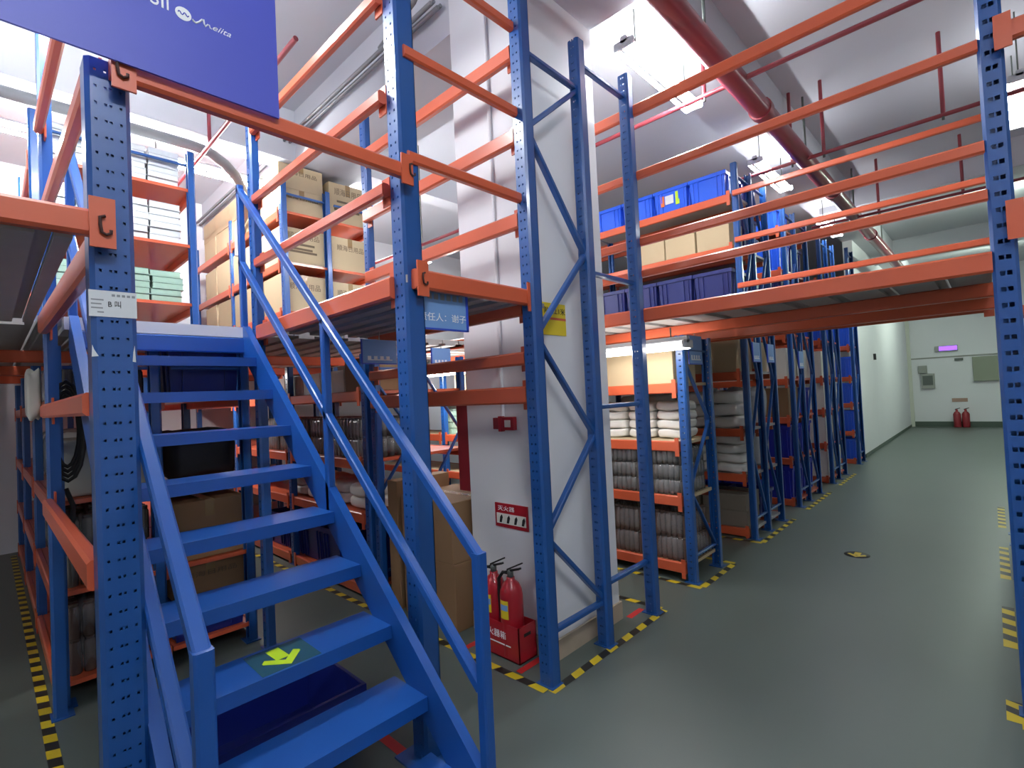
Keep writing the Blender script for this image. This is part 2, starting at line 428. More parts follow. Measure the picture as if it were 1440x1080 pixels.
m = MB(); m.bar((-3.63, Y0, 2.02), (-3.63, Y1, 2.02), .05, .10); m.build('landing_beam', STAIRBLUE, st)
def rail(y):
    s = .04
    a = Vector((-1.37, y, 1.02)); d = Vector((-3.66, y, 3.10))
    MB().bar(a, d, s, s).build('handrail', STAIRBLUE, st)
    MB().bar((-1.385, y, .55), (-3.66, y, 2.60), s, s).build('middle_rail', STAIRBLUE, st)
    MB().bar((-1.37, y, 0), (-1.37, y, 1.04), .045, .045, up=(1,0,0)).build('newel_post', STAIRBLUE, st)
    MB().bar((-3.645, y, 1.98), (-3.645, y, 3.12), s, s, up=(1,0,0)).build('newel_post', STAIRBLUE, st)
    MB().bar((-2.49, y, .98), (-2.49, y, 2.04), s, s, up=(1,0,0)).build('baluster', STAIRBLUE, st)
rail(Y0); rail(Y1)
# arrow film on a tread
z = .215*3 - .015 + .0008; xn = sx(.215*3-.015) - .02
ar = thing('arrow_sticker', (xn-.12, .77, z), 'lime green arrow sticker on a lower blue stair tread', 'sticker')
MB().box(xn-.215, xn-.01, .67, .89, z, z+.0006).build('backing_film', CLEARG, ar)
def arrow(m, c, d, L, w, z, t=.0006):
    c = Vector(c); d = Vector(d).normalized(); n = Vector((-d.y, d.x, 0))
    P = lambda a, b_: c + d*a + n*b_ + Vector((0,0,z))
    m.ext([P(-L/2, -w*.28), P(L*.1, -w*.28), P(L*.1, w*.28), P(-L/2, w*.28)][::1], (0,0,t))
    m.ext([P(L*.5, 0), P(L*.05, w*.8), P(L*.05-.06*L, w*.8), P(-.12*L, w*.62), P(L*.22, .0)], (0,0,t))
    m.ext([P(L*.5, 0), P(L*.22, 0), P(-.12*L, -w*.62), P(L*.05-.06*L, -w*.8), P(L*.05, -w*.8)], (0,0,t))
m = MB(); arrow(m, (xn-.11, .775, 0), (1, .05, 0), .17, .09, z+.0008); m.build('arrow', GLOWG, ar)

# ------------------------------------------------------------------ racks
def rack(name, label, xs, ys, z0, ztop, levels, cat='shelving rack', shelf=None, frames='all', bh=.085, uw=.078, ud=.056, pitch=.55):
    r = thing(name, ((xs[0]+xs[-1])/2, (ys[0]+ys[-1])/2, z0), label, cat)
    for i, x in enumerate(xs):
        for j, y in enumerate(ys):
            add_upright(r, x, y, z0, ztop-z0, rz=0 if j == 0 else math.pi, w=uw, d=ud)
        if frames == 'top' and i == 0:
            for ya, yb in zip(ys, ys[1:]): brace(r, (x, ya+.06, ztop-.12), (x, yb-.06, ztop-.12), .02, .03, 'cross_brace')
        elif frames == 'all' or (i == 0 and frames == 1):
            for ya, yb in zip(ys, ys[1:]):
                a, c = ya+.06, yb-.06; zs = z0+.2; k = 0
                brace(r, (x, a, zs), (x, c, zs), .02, .03, 'cross_brace')
                while zs + pitch < ztop-.1:
                    brace(r, (x, a if k % 2 else c, zs), (x, c if k % 2 else a, zs+pitch), .02, .03)
                    zs += pitch; k += 1
                brace(r, (x, a, ztop-.12), (x, c, ztop-.12), .02, .03, 'cross_brace')
    dirn = -1 if xs[1] < xs[0] else 1
    for xa, xb in zip(xs, xs[1:]):
        lo, hi = min(xa, xb)+.045, max(xa, xb)-.045
        for ya, yb in zip(ys, ys[1:]):
            for z in levels:
                m = MB()
                m.bar((lo, ya+.015, z-bh/2), (hi, ya+.015, z-bh/2), .035, bh, ch=.2)
                m.box(lo, lo+.035, ya-.008, ya, z-bh-.04, z+.03); m.box(hi-.035, hi, ya-.008, ya, z-bh-.04, z+.03)
                m.build('crossbeam', ORANGE, r)
                m = MB(); m.bar((lo, yb-.015, z-bh/2), (hi, yb-.015, z-bh/2), .035, bh, ch=.2); m.build('crossbeam', ORANGE, r)
                MB().box(lo-.03, hi+.03, ya+.034, yb-.034, z-.03, z-.004).build('shelf_panel', shelf or ORANGE, r)
    return r

LV = dict(lo=[.12, .68, 1.14, 1.66])
rack('shelving_rack', 'low blue rack of white bundles and wrapped jars just behind the white pillar', [-1.85, -3.42, -5.0, -6.6], [3.95, 4.52], 0, 2.03, [.15, .70, 1.155, 1.64], frames=1, shelf=KRAFT)
rack('shelving_rack', 'tall double rack topped with bright blue bins, second along the aisle', [-1.85, -3.65, -5.3], [5.44, 5.92, 6.42], 0, 3.93, [.10, .665, 1.14, 1.74, 2.24, 3.075, 3.62], frames=1, shelf=STEEL, uw=.066, ud=.048, pitch=.72)
rack('shelving_rack', 'tall rack with deep blue bins low down, third along the aisle', [-1.86, -3.6], [7.15, 7.67, 8.25], 0, 3.90, [.09, .62, 1.15, 1.65, 2.24, 3.075, 3.62], frames=1, uw=.06, ud=.044, pitch=.75)
rack('shelving_rack', 'fourth rack along the aisle, holding white panels and pale boxes', [-1.87, -3.6], [9.05, 9.55, 10.05], 0, 3.90, [.09, .62, 1.15, 1.65, 2.24, 3.2], frames=1, uw=.06, ud=.044, pitch=.75)
rack('shelving_rack', 'last rack along the aisle beside the plain white wall, full of blue bins', [-1.88, -3.6], [11.3, 11.8], 0, 4.1, [.09, .62, 1.15, 1.65, 2.24], frames=1, uw=.06, ud=.044, pitch=.75)
rack('shelving_rack', 'rack under the mezzanine beyond the tall brown cartons, seen through the handrails', [-3.71, -5.2, -6.8, -8.4], [2.12, 2.67, 3.2], 0, 2.0, [.10, .69, 1.13, 1.70], frames=1)
rack('shelving_rack', 'rack under the mezzanine directly behind the staircase, with carton and big bin', [-3.80, -5.3, -6.9, -8.4], [.24, .76, 1.28], 0, 2.0, [.12, .62, 1.13, 1.70], frames='top')
rack('shelving_rack', 'upstairs rack of cartons with its end frame behind the guard rails', [-5.25, -6.8, -8.35], [2.14, 2.68, 3.22], 2.17, 3.95, [2.60, 3.12, 3.66], shelf=ORANGE, frames='top')
rack('shelving_rack', 'upstairs rack of clear wrapped trays beyond the stair landing', [-5.15, -6.7, -8.3], [.25, 1.34], 2.17, 3.93, [2.57, 3.10, 3.61], shelf=ORANGE, frames='top')
rack('shelving_rack', 'rack line on the far side of the aisle behind the big end post', [.10, 1.9], [6.5, 7.0], 0, 3.9, [.12, .68, 1.14, 1.66, 2.2, 3.1], frames=1)

# ------------------------------------------------------------------ goods
PROTO = {}
def put(key, maker, loc, label, cat, group=None, rz=0):
    if key not in PROTO:
        o = maker(); PROTO[key] = o; o.location = loc; o.rotation_euler = (0,0,rz); o['label'] = label; o['category'] = cat
        ORG[o.name] = Vector(loc)
        KID[o.name] = [c for c in C.objects if c.parent == o]
        for c in KID[o.name]: KID[c.name] = [g for g in C.objects if g.parent == c]
    else:
        o = dup(PROTO[key], loc, rz, label)
    assert len(label.split()) <= 16, label
    o['category'] = cat
    if group: o['group'] = group
    elif 'group' in o: del o['group']
    return o

def mk_carton(w, d, h, m=KRAFT, tape=True, marks=0, name='cardboard_carton'):
    def f():
        o = MB().cbox(-w/2, w/2, -d/2, d/2, 0, h, .006).build(name, m, origin=(0,0,0))
        if tape:
            t = MB(); t.box(-w/2-.001, w/2+.001, -.028, .028, h, h+.0012); t.box(w/2, w/2+.0012, -.028, .028, h*.72, h); t.box(-w/2-.0012, -w/2, -.028, .028, h*.72, h)
            t.build('packing_tape', KTAPE, o)
        if marks:
            # printed marks on the +x end and on the -y face
            text('printed_marks', '顺海日用品', h*.19, INK, o, (w/2+.0008, -d*.36, h*(.62 if marks == 1 else .72)), (0,1,0), (0,0,1), w=d*.72)
            if marks == 2:
                for zf, l0, l1 in ((.55,-.3,.25),(.42,-.38,.2),(.34,-.38,.3)):
                    MB().box(w/2, w/2+.001, d*l0, d*l1, h*zf-.012, h*zf+.012).build('printed_line', INK, o)
        return o
    return f
def mk_bin(w, d, h, m=BIN, card=False):
    def f():
        g = MB(); k = .93; t = .006
        def ring(sx_, sy_, z): return [(-w/2*sx_, -d/2*sy_, z), (w/2*sx_, -d/2*sy_, z), (w/2*sx_, d/2*sy_, z), (-w/2*sx_, d/2*sy_, z)]
        g.add(ring(k, k, 0) + ring(1, 1, h), [(0,3,2,1), (0,1,5,4), (1,2,6,5), (2,3,7,6), (3,0,4,7)])
        i1, i2 = 1-2*t/w, 1-2*t/d
        g.add(ring(k*i1, k*i2, t) + ring(i1, i2, h), [(0,1,2,3), (0,4,5,1), (1,5,6,2), (2,6,7,3), (3,7,4,0)])
        g.add(ring(1, 1, h) + ring(i1, i2, h), [(0,1,5,4), (1,2,6,5), (2,3,7,6), (3,0,4,7)])
        n = 7
        for i in range(n):      # moulded ribs
            x = -w/2*k + w*k*(i+.5)/n
            if abs(i-(n-1)/2) < 1.1: continue
            for s in (-1, 1): g.ext([(x-.006, s*(d/2*k+.000), .02), (x+.006, s*(d/2*k), .02), (x+.006, s*(d/2*k+.014), .02), (x-.006, s*(d/2*k+.014), .02)][::s], (0, s*(d/2*(1-k))*.8, h*.8))
        for s in (-1, 1):
            for yy in (-d*.3, d*.3): g.ext([(s*w/2*k, yy-.006, .02), (s*(w/2*k+.014), yy-.006, .02), (s*(w/2*k+.014), yy+.006, .02), (s*w/2*k, yy+.006, .02)][::s], (s*(w/2*(1-k))*.8, 0, h*.8))
        o = g.build('plastic_bin', m, origin=(0,0,0))
        q = MB(); e = .012
        q.box(-w/2-e, w/2+e, -d/2-e, -d/2+.004, h-.035, h+.004); q.box(-w/2-e, w/2+e, d/2-.004, d/2+e, h-.035, h+.004)
        q.box(-w/2-e, -w/2+.004, -d/2, d/2, h-.035, h+.004); q.box(w/2-.004, w/2+e, -d/2, d/2, h-.035, h+.004)
        q.build('rim', m, o)
        if card:
            MB().box(-w*.16, w*.1, -d/2*.985-.008, -d/2*.985-.004, h*.35, h*.72).build('label_card', PAPER, o)
            MB().box(-w*.30, -w*.19, -d/2*.985-.008, -d/2*.985-.004, h*.3, h*.75).build('sticker', ORBOX, o)
            MB().box(w*.16, w*.28, -d/2*.985-.008, -d/2*.985-.004, h*.25, h*.8).build('sticker', GLOWG, o)
        return o
    return f
def pillow(g, w, d, h, seed, z0=0, cx=0, cy=0, n=10, amp=.012, mi=0):
    rr = random.Random(seed); ph = [rr.uniform(0, 6.28) for _ in range(6)]
    bm = bmesh.new(); bmesh.ops.create_cube(bm, size=2); bmesh.ops.subdivide_edges(bm, edges=bm.edges[:], cuts=n-5 if n > 6 else 3, use_grid_fill=True)
    for v in bm.verts:
        p = v.co.copy(); l = (abs(p.x)**8 + abs(p.y)**8 + abs(p.z)**5)**(1/7) or 1
        p = p/max(l, .8)
        p.x += .04*math.sin(3*p.z+ph[0]+2*p.y); p.y += .04*math.sin(4*p.x+ph[1]); p.z += .16*math.sin(3.1*p.x+ph[2])*math.cos(2.3*p.y+ph[3])
        v.co = Vector((cx + p.x*w/2*.97, cy + p.y*d/2*.97, z0 + h/2 + p.z*h/2*.97))
    bm.verts.index_update()
    g.add([v.co.copy() for v in bm.verts], [[v.index for v in f.verts] for f in bm.faces], mi, True); bm.free()
def mk_bundle(w, d, h, seed, m=CLOTH, name='cloth_bundle'):
    def f():
        g = MB(); pillow(g, w, d, h, seed, n=11); return g.build(name, m, origin=(0,0,0))
    return f
def mk_jars(w, d, h, nx, ny, m=BOTTLE, film=True):
    def f():
        g = MB(); r = min(w/nx, d/ny)/2
        for i in range(nx):
            for j in range(ny):
                if 0 < i < nx-1 and 0 < j < ny-1: continue
                x = -w/2 + w*(i+.5)/nx; y = -d/2 + d*(j+.5)/ny
                g.lathe([(0, 0), (r*.98, 0), (r, h*.04), (r, h*.84), (r*.8, h*.90), (r*.8, h*.92), (r*.84, h*.92), (r*.84, h*.98), (r*.8, h), (0, h)], x, y, 10)
        o = g.build('wrapped_jar_pack', m, origin=(0,0,0))
        if film:
            q = MB(); pillow(q, w+.02, d+.02, h*1.0, 3, n=11, z0=.002); q.build('stretch_film', FILM, o)
        return o
    return f
def mk_tray(w, d, h, seed, m=TRAY):
    def f():
        g = MB(); n = 4
        for i in range(n):
            g.cbox(-w/2 + w*i/n + .003, -w/2 + w*(i+1)/n - .003, -d/2, d/2, .004, h*.92, .008)
        g.box(-w/2, w/2, -d/2-.004, d/2+.004, 0, .006); g.box(-w/2, w/2, -d/2-.003, d/2+.003, h*.9, h*.94)
        return g.build('wrapped_tray', m, origin=(0,0,0))
    return f
ORDI = ['first', 'second', 'third', 'fourth', 'fifth', 'sixth', 'seventh', 'eighth', 'ninth', 'tenth', 'eleventh', 'twelfth', 'thirteenth']
LAY = {1: ['single'], 2: ['bottom', 'top'], 3: ['bottom', 'middle', 'top'], 4: ['bottom', 'second-from-bottom', 'second-from-top', 'top'], 5: ['bottom', 'second-from-bottom', 'middle', 'second-from-top', 'top'], 6: ['bottom', 'second-from-bottom', 'third-from-bottom', 'third-from-top', 'second-from-top', 'top']}
def row(kind, desc, where, x0, n, dx, y, z, dims, nlay=1, cat='box', end='aisle', jitter=.006, step=-1, args=(), group=None, seeds=3, rzj=.03, first=0):
    """n piles from x0 going away from the aisle, nlay things high"""
    w, d, h = dims
    for i in range(n):
        for k in range(nlay):
            sd = R.randrange(seeds)
            key = (kind, dims, args, sd if kind in ('bundle', 'tray') else 0)
            mk = {'carton': lambda: mk_carton(w, d, h, *args), 'bin': lambda: mk_bin(w, d, h, *args), 'bundle': lambda: mk_bundle(w, d, h, sd, *args),
                  'jars': lambda: mk_jars(w, d, h, *args), 'tray': lambda: mk_tray(w, d, h, sd, *args)}[kind]()
            o_ = ORDI[i+first]
            if n == 1: pos = where
            else: pos = '%s from the %s, %s' % (o_, end, where)
            lab = ('%s %s %s' % (LAY[nlay][k], desc, pos)) if nlay > 1 else '%s %s' % (desc, pos)
            put(key, mk, (x0 + step*(i*dx) + R.uniform(-jitter, jitter), y + R.uniform(-jitter, jitter), z + k*h), lab, cat, group, rz=R.uniform(-rzj, rzj))

# pillar rack (y 3.95-4.52)
yy = 4.2
row('jars', 'brown film-wrapped jar pack', 'bottom shelf of pillar rack', -2.08, 4, .40, yy, .15, (.39, .44, .20), 2, 'jar pack', args=(8, 8, BOTTLEB), group='wrapped jars in the pillar rack')
row('jars', 'grey film-wrapped jar pack', 'second shelf of pillar rack', -2.08, 2, .40, yy, .70, (.39, .44, .13), 3, 'jar pack', args=(8, 8, BOTTLE), group='wrapped jars in the pillar rack')
row('bundle', 'white cloth bundle', 'second shelf of pillar rack beyond jars', -2.86, 5, .38, 4.29, .70, (.36, .36, .095), 4, 'cloth bundle', args=(), group='white bundles in the pillar rack')
row('bundle', 'white cloth bundle', 'third shelf of pillar rack', -2.07, 6, .29, 4.31, 1.155, (.27, .32, .082), 4, 'cloth bundle', group='white bundles in the pillar rack')
for i in range(3):
    for k in range(5):
        put(('tray', 'gap', k % 2), mk_tray(.30, .34, .075, k % 2, TRAYG), (-4.22 - .36*i, 4.23, 1.155 + k*.075), '%s pale green wrapped tray, %s pile seen in the gap beside the fire hose cabinet' % (LAY[5][k], ORDI[i]), 'tray', 'green trays in the pillar rack')
row('carton', 'beige carton', 'top shelf of pillar rack', -2.09, 8, .36, yy, 1.64, (.34, .42, .30), 1, 'carton', args=(KRAFT,), group='beige cartons on the pillar rack')
# second aisle rack
y1, y2 = 5.68, 6.17
for i in range(4):
    put(('topbin', i == 1), mk_bin(.39, .42, .27, BIN, i == 1), (-2.14 - .425*i, y1, 3.62), 'bright blue bin %s from the aisle, %stop of second aisle rack' % (ORDI[i], 'with coloured stickers, ' if i == 1 else ''), 'bin', 'bright blue bins on the top shelf')
row('carton', 'beige carton', 'under bright blue bins of second aisle rack', -2.12, 3, .365, y1, 3.075, (.35, .42, .30), 1, 'carton', args=(KRAFT,), group='cartons below the bright blue bins')
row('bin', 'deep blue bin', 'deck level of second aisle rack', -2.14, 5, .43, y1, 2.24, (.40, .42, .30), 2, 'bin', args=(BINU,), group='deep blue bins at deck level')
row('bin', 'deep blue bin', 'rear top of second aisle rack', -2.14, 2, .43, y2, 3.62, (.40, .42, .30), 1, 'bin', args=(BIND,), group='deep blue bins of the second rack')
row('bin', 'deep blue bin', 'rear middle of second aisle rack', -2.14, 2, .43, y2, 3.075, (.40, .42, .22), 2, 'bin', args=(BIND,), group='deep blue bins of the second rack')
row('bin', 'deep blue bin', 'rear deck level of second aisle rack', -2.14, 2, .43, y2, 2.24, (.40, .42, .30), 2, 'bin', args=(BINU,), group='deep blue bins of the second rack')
row('carton', 'grey-brown flat carton', 'bottom shelf of second aisle rack', -2.15, 3, .5, y1, .10, (.46, .42, .17), 2, 'carton', args=(GREYCARD,), group='flat cartons in the second rack')
row('bundle', 'white cloth bundle', 'second shelf of second aisle rack', -2.10, 4, .37, y1, .665, (.35, .40, .10), 4, 'cloth bundle', group='white bundles in the second rack')
row('bundle', 'white cloth bundle', 'third shelf of second aisle rack', -2.10, 4, .37, y1, 1.14, (.35, .40, .13), 3, 'cloth bundle', group='white bundles in the second rack')
row('carton', 'beige carton', 'fourth shelf of second aisle rack', -2.09, 4, .36, y1, 1.74, (.34, .42, .36), 1, 'carton', args=(KRAFT,), group='beige cartons in the second rack')
row('bin', 'deep blue bin', 'rear bottom shelf of second aisle rack', -2.14, 2, .44, y2, .10, (.42, .42, .28), 1, 'bin', args=(BIND,), group='deep blue bins of the second rack')
row('bundle', 'crumpled silver film bag', 'rear second shelf of second aisle rack', -2.12, 2, .44, y2, .665, (.40, .42, .40), 1, 'film bag', args=(CLOTHG, 'film_bag'), group='silver film bags')
row('bundle', 'crumpled silver film bag', 'rear third shelf of second aisle rack', -2.12, 2, .44, y2, 1.14, (.40, .42, .42), 1, 'film bag', args=(CLOTHG, 'film_bag'), group='silver film bags')
row('carton', 'beige carton', 'rear fourth shelf of second aisle rack', -2.09, 3, .36, y2, 1.74, (.34, .42, .34), 1, 'carton', args=(KRAFT,), group='beige cartons in the second rack')
# third
y1, y2 = 7.41, 7.96
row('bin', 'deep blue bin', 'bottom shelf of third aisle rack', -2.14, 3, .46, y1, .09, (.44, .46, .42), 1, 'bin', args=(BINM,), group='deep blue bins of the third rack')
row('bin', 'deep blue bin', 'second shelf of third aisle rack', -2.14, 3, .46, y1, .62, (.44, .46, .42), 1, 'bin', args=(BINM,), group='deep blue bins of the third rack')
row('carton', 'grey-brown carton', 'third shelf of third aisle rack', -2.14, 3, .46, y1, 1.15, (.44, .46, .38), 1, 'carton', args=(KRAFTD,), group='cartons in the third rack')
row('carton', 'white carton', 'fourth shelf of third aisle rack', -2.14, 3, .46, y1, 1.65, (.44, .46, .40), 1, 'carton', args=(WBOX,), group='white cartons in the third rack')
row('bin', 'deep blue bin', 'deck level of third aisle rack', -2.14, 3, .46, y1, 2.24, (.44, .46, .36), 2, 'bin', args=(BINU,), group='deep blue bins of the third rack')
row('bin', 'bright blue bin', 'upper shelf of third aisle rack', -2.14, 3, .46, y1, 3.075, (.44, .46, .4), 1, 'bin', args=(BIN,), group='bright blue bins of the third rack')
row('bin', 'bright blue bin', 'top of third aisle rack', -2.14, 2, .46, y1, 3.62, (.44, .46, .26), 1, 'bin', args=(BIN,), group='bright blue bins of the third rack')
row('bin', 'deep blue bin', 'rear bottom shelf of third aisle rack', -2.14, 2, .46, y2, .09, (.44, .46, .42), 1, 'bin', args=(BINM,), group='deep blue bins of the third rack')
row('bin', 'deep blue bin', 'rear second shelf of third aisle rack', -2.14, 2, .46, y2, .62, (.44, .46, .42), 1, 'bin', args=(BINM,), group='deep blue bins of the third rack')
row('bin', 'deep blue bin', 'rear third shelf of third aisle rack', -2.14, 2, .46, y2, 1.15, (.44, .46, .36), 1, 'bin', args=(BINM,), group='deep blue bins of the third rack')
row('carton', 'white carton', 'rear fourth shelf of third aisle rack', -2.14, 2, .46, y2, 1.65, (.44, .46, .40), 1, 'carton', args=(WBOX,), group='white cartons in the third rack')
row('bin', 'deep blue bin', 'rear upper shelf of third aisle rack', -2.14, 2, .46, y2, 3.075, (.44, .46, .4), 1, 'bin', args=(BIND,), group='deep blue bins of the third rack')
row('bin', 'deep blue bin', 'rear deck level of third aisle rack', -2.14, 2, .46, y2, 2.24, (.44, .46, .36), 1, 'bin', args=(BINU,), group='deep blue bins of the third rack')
# fourth and last
for j, y in enumerate((9.3, 9.8)):
    wh = ('front', 'rear')[j]
    for z, nm in ((.09, 'bottom'), (.62, 'second'), (1.15, 'third'), (1.65, 'fourth')):
        row('carton', 'tall white carton', '%s %s shelf of fourth aisle rack' % (wh, nm), -2.12, 2, .42, y, z, (.40, .40, .42), 1, 'carton', args=(WBOX, False), group='white cartons in the fourth rack')
    row('bin', 'bright blue bin', '%s top of fourth aisle rack' % wh, -2.14, 2, .46, y, 2.24, (.44, .42, .38), 1, 'bin', args=(BIN,), group='bins in the fourth rack')
for z, nm in ((.09, 'bottom'), (.62, 'second'), (1.15, 'third'), (1.65, 'fourth'), (2.24, 'top')):
    row('bin', 'blue bin', '%s shelf of last aisle rack' % nm, -2.14, 2, .46, 11.55, z, (.44, .42, .38), 1, 'bin', args=(BIN,), group='bins in the last rack')
# upstairs cartons
y1, y2 = 2.40, 2.94
row('carton', 'printed carton', 'top shelf of upstairs carton rack', -5.55, 5, .53, y1, 3.66, (.50, .48, .262), 2, 'carton', end='landing', args=(KRAFT, True, 1), group='printed cartons upstairs')
row('carton', 'printed carton', 'middle shelf of upstairs carton rack', -5.55, 5, .53, y1, 3.12, (.50, .48, .38), 1, 'carton', end='landing', args=(KRAFT, True, 2), group='printed cartons upstairs')
row('carton', 'printed carton', 'bottom shelf of upstairs carton rack', -5.55, 5, .53, y1, 2.60, (.50, .48, .40), 1, 'carton', end='landing', args=(KRAFT, True, 1), group='printed cartons upstairs')
row('carton', 'printed carton', 'rear top shelf of upstairs carton rack', -5.55, 2, .53, y2, 3.66, (.50, .46, .46), 1, 'carton', end='landing', args=(KRAFT, True, 2), group='printed cartons upstairs')
row('carton', 'printed carton', 'rear middle shelf of upstairs carton rack', -5.55, 2, .53, y2, 3.12, (.50, .46, .38), 1, 'carton', end='landing', args=(KRAFT, True, 1), group='printed cartons upstairs')
row('carton', 'printed carton', 'rear bottom shelf of upstairs carton rack', -5.55, 2, .53, y2, 2.60, (.50, .46, .38), 1, 'carton', end='landing', args=(KRAFT, True, 1), group='printed cartons upstairs')
row('carton', 'printed carton', 'deck below upstairs carton rack', -5.6, 4, .53, y1, 2.17, (.50, .48, .30), 1, 'carton', end='landing', args=(KRAFT, True, 1), group='printed cartons upstairs')
# upstairs trays: each pile is five or six trays high
for z, nm, nl, mt, hh in ((3.61, 'top', 6, TRAY, .052), (3.10, 'middle', 6, TRAY, .058), (2.57, 'bottom', 5, TRAYG, .055)):
    for i, y in enumerate((.40, .64, .88, 1.12)):
        for k in range(nl):
            sd = R.randrange(3); key = ('tray', mt.name, hh, sd)
            put(key, mk_tray(.5, .225, hh, sd, mt), (-5.45 + R.uniform(-.012, .012), y + R.uniform(-.006, .006), z + k*hh),
                '%s clear wrapped tray, %s pile from the landing post, %s upstairs tray shelf' % (LAY[nl][k], ORDI[3-i], nm), 'tray', 'wrapped trays upstairs', rz=R.uniform(-.02, .02))
# rack under the mezzanine beyond the tall cartons
y1 = 2.40
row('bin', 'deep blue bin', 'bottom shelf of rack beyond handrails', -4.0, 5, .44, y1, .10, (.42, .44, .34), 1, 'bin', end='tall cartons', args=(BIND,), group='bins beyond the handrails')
row('bundle', 'white cloth bundle', 'second shelf beyond handrails', -4.0, 4, .42, y1, .69, (.38, .42, .10), 2, 'cloth bundle', end='tall cartons', group='bundles beyond the handrails')
row('jars', 'dark film-wrapped jar pack', 'third shelf beyond handrails', -3.96, 6, .37, y1, 1.13, (.36, .42, .17), 2, 'jar pack', end='tall cartons', args=(6, 6, BOTTLE), group='wrapped jars beyond the handrails')
row('carton', 'pale carton', 'top shelf beyond handrails', -4.35, 4, .42, y1, 1.70, (.38, .42, .20), 1, 'carton', end='tall cartons', args=(WBOX,), group='pale cartons beyond the handrails')
row('carton', 'brown carton', 'top shelf beside pale cartons', -3.95, 1, .36, y1, 1.70, (.34, .42, .28), 1, 'carton', args=(KRAFTD,))
# tall brown cartons standing on the floor
put(('tall', 1), mk_carton(.60, .55, .42, KRAFTD), (-3.02, 2.46, .46), 'brown carton stacked on another between the stair post and the pillar', 'carton')
put(('tall', 2), mk_carton(.60, .55, .46, KRAFTD), (-3.01, 2.46, 0), 'brown carton on the floor carrying another beside the pillar', 'carton')
put(('tall', 3), mk_carton(.13, .52, .98, KRAFTD), (-3.43, 2.44, 0), 'tall narrow brown carton on the floor behind the handrails', 'carton')
# behind the stairs
y1, y2 = .50, 1.02
put(('bigbin',), mk_bin(.60, .42, .36, BIND), (-4.15, 1.03, 1.70), 'big deep blue bin on the top shelf right behind the stair treads', 'bin')
row('jars', 'grey wrapped jar pack', 'top shelf beside the big blue bin', -4.05, 3, .4, y1, 1.70, (.36, .40, .19), 1, 'jar pack', end='stairs', args=(6, 6, BOTTLE), group='wrapped jars behind the stairs')
put(('sack',), mk_bundle(.5, .42, .34, 5, BLACK, 'dark_sack'), (-4.12, 1.02, 1.13), 'soft black sack lying on the shelf under the big blue bin', 'sack')
put(('cb',), mk_carton(.60, .44, .38, KRAFTD), (-4.15, 1.03, .62), 'brown carton on the second shelf behind the stair treads', 'carton')
put(('cb2',), mk_carton(.56, .44, .20, KRAFTD, True, 1), (-4.15, 1.03, .375), 'low printed carton lying in a blue bin behind the lower stair treads', 'carton')
row('bin', 'deep blue bin', 'bottom shelf behind the stair treads', -4.12, 2, .62, y2, .12, (.58, .42, .25), 1, 'bin', end='stairs', args=(BIND,), group='bins low behind the stairs')
row('jars', 'brown wrapped jar pack', 'bottom shelf behind the stair post', -4.05, 3, .4, y1, .12, (.36, .40, .2), 2, 'jar pack', end='stairs', args=(6, 6, BOTTLEB), group='wrapped jars low behind the stairs')
put(('stairbin',), mk_bin(.55, .80, .28, BIND), (-2.48, .80, 0), 'large open blue bin on the floor underneath the stair treads', 'bin')
g = MB().cbox(-.3, .3, -.2, .2, 0, .33, .012).build('equipment_case', GREYP, origin=(0,0,0)); g.location = (-4.2, .5, 1.13); ORG[g.name] = Vector((-4.2, .5, 1.13))
tag(g, 'pale grey equipment case on the shelf behind the front stair post', 'equipment case')
MB().box(-4.52, -3.88, .29, .305, 1.40, 1.44).build('lid_edge', PAPER, g)
m = MB()
for k in range(4):
    a = .09 + .012*k; m.tube([(-3.76 + .006*k, .31 + .6*a*math.cos(t*math.pi/8), 1.52 + (a*2.2)*math.sin(t*math.pi/8)) for t in range(17)], .011, 8)
m.tube([(-3.77, .3, 1.2), (-3.76, .33, 1.1), (-3.76, .32, .95)], .012, 8)
tag(m.build('hose_coil', BLACK), 'black hose coil hanging over the pale grey equipment case', 'hose')
m = MB(); pillow(m, .26, .07, .30, 4, 1.60, -4.35, .205, n=11); tag(m.build('carrier_bag', CLOTH), 'white carrier bag hanging at the rack side behind the front stair post', 'bag')
row('jars', 'grey wrapped jar pack', 'second shelf behind the front stair post', -4.05, 4, .4, y1, .62, (.36, .40, .2), 2, 'jar pack', end='stairs', args=(6, 6, BOTTLE), group='wrapped jars behind the stairs')
row('bundle', 'clear film bag', 'third shelf behind the front stair post', -4.75, 3, .5, y1, 1.13, (.42, .40, .36), 1, 'film bag', end='stairs', args=(CLOTHG, 'film_bag'), group='film bags behind the stairs')
row('bundle', 'clear film bag', 'top shelf behind the front stair post', -5.55, 3, .5, y1, 1.70, (.42, .40, .3), 1, 'film bag', end='stairs', args=(CLOTHG, 'film_bag'), group='film bags behind the stairs')
m = MB().lathe([(0, 1.13), (.03, 1.13), (.035, 1.15), (.03, 1.165), (0, 1.165)], -3.95, .27, 12)
m = m.build('alarm_lamp', GREYP); tag(m, 'small white alarm with a green lamp on the rack shelf edge', 'alarm')
MB().lathe([(0, 1.165), (.012, 1.165), (.012, 1.185), (0, 1.187)], -3.95, .27, 10).build('lamp_lens', LED, m)
m = MB(); m.cbox(-4.75, -4.25, .30, .72, .31+.21, .575, .005); 
tag(MB().cbox(-4.50, -3.92, .282, .292, .13, .55, .003).build('orange_board', ORBOX), 'orange board standing low in the rack behind the front stair post', 'board')
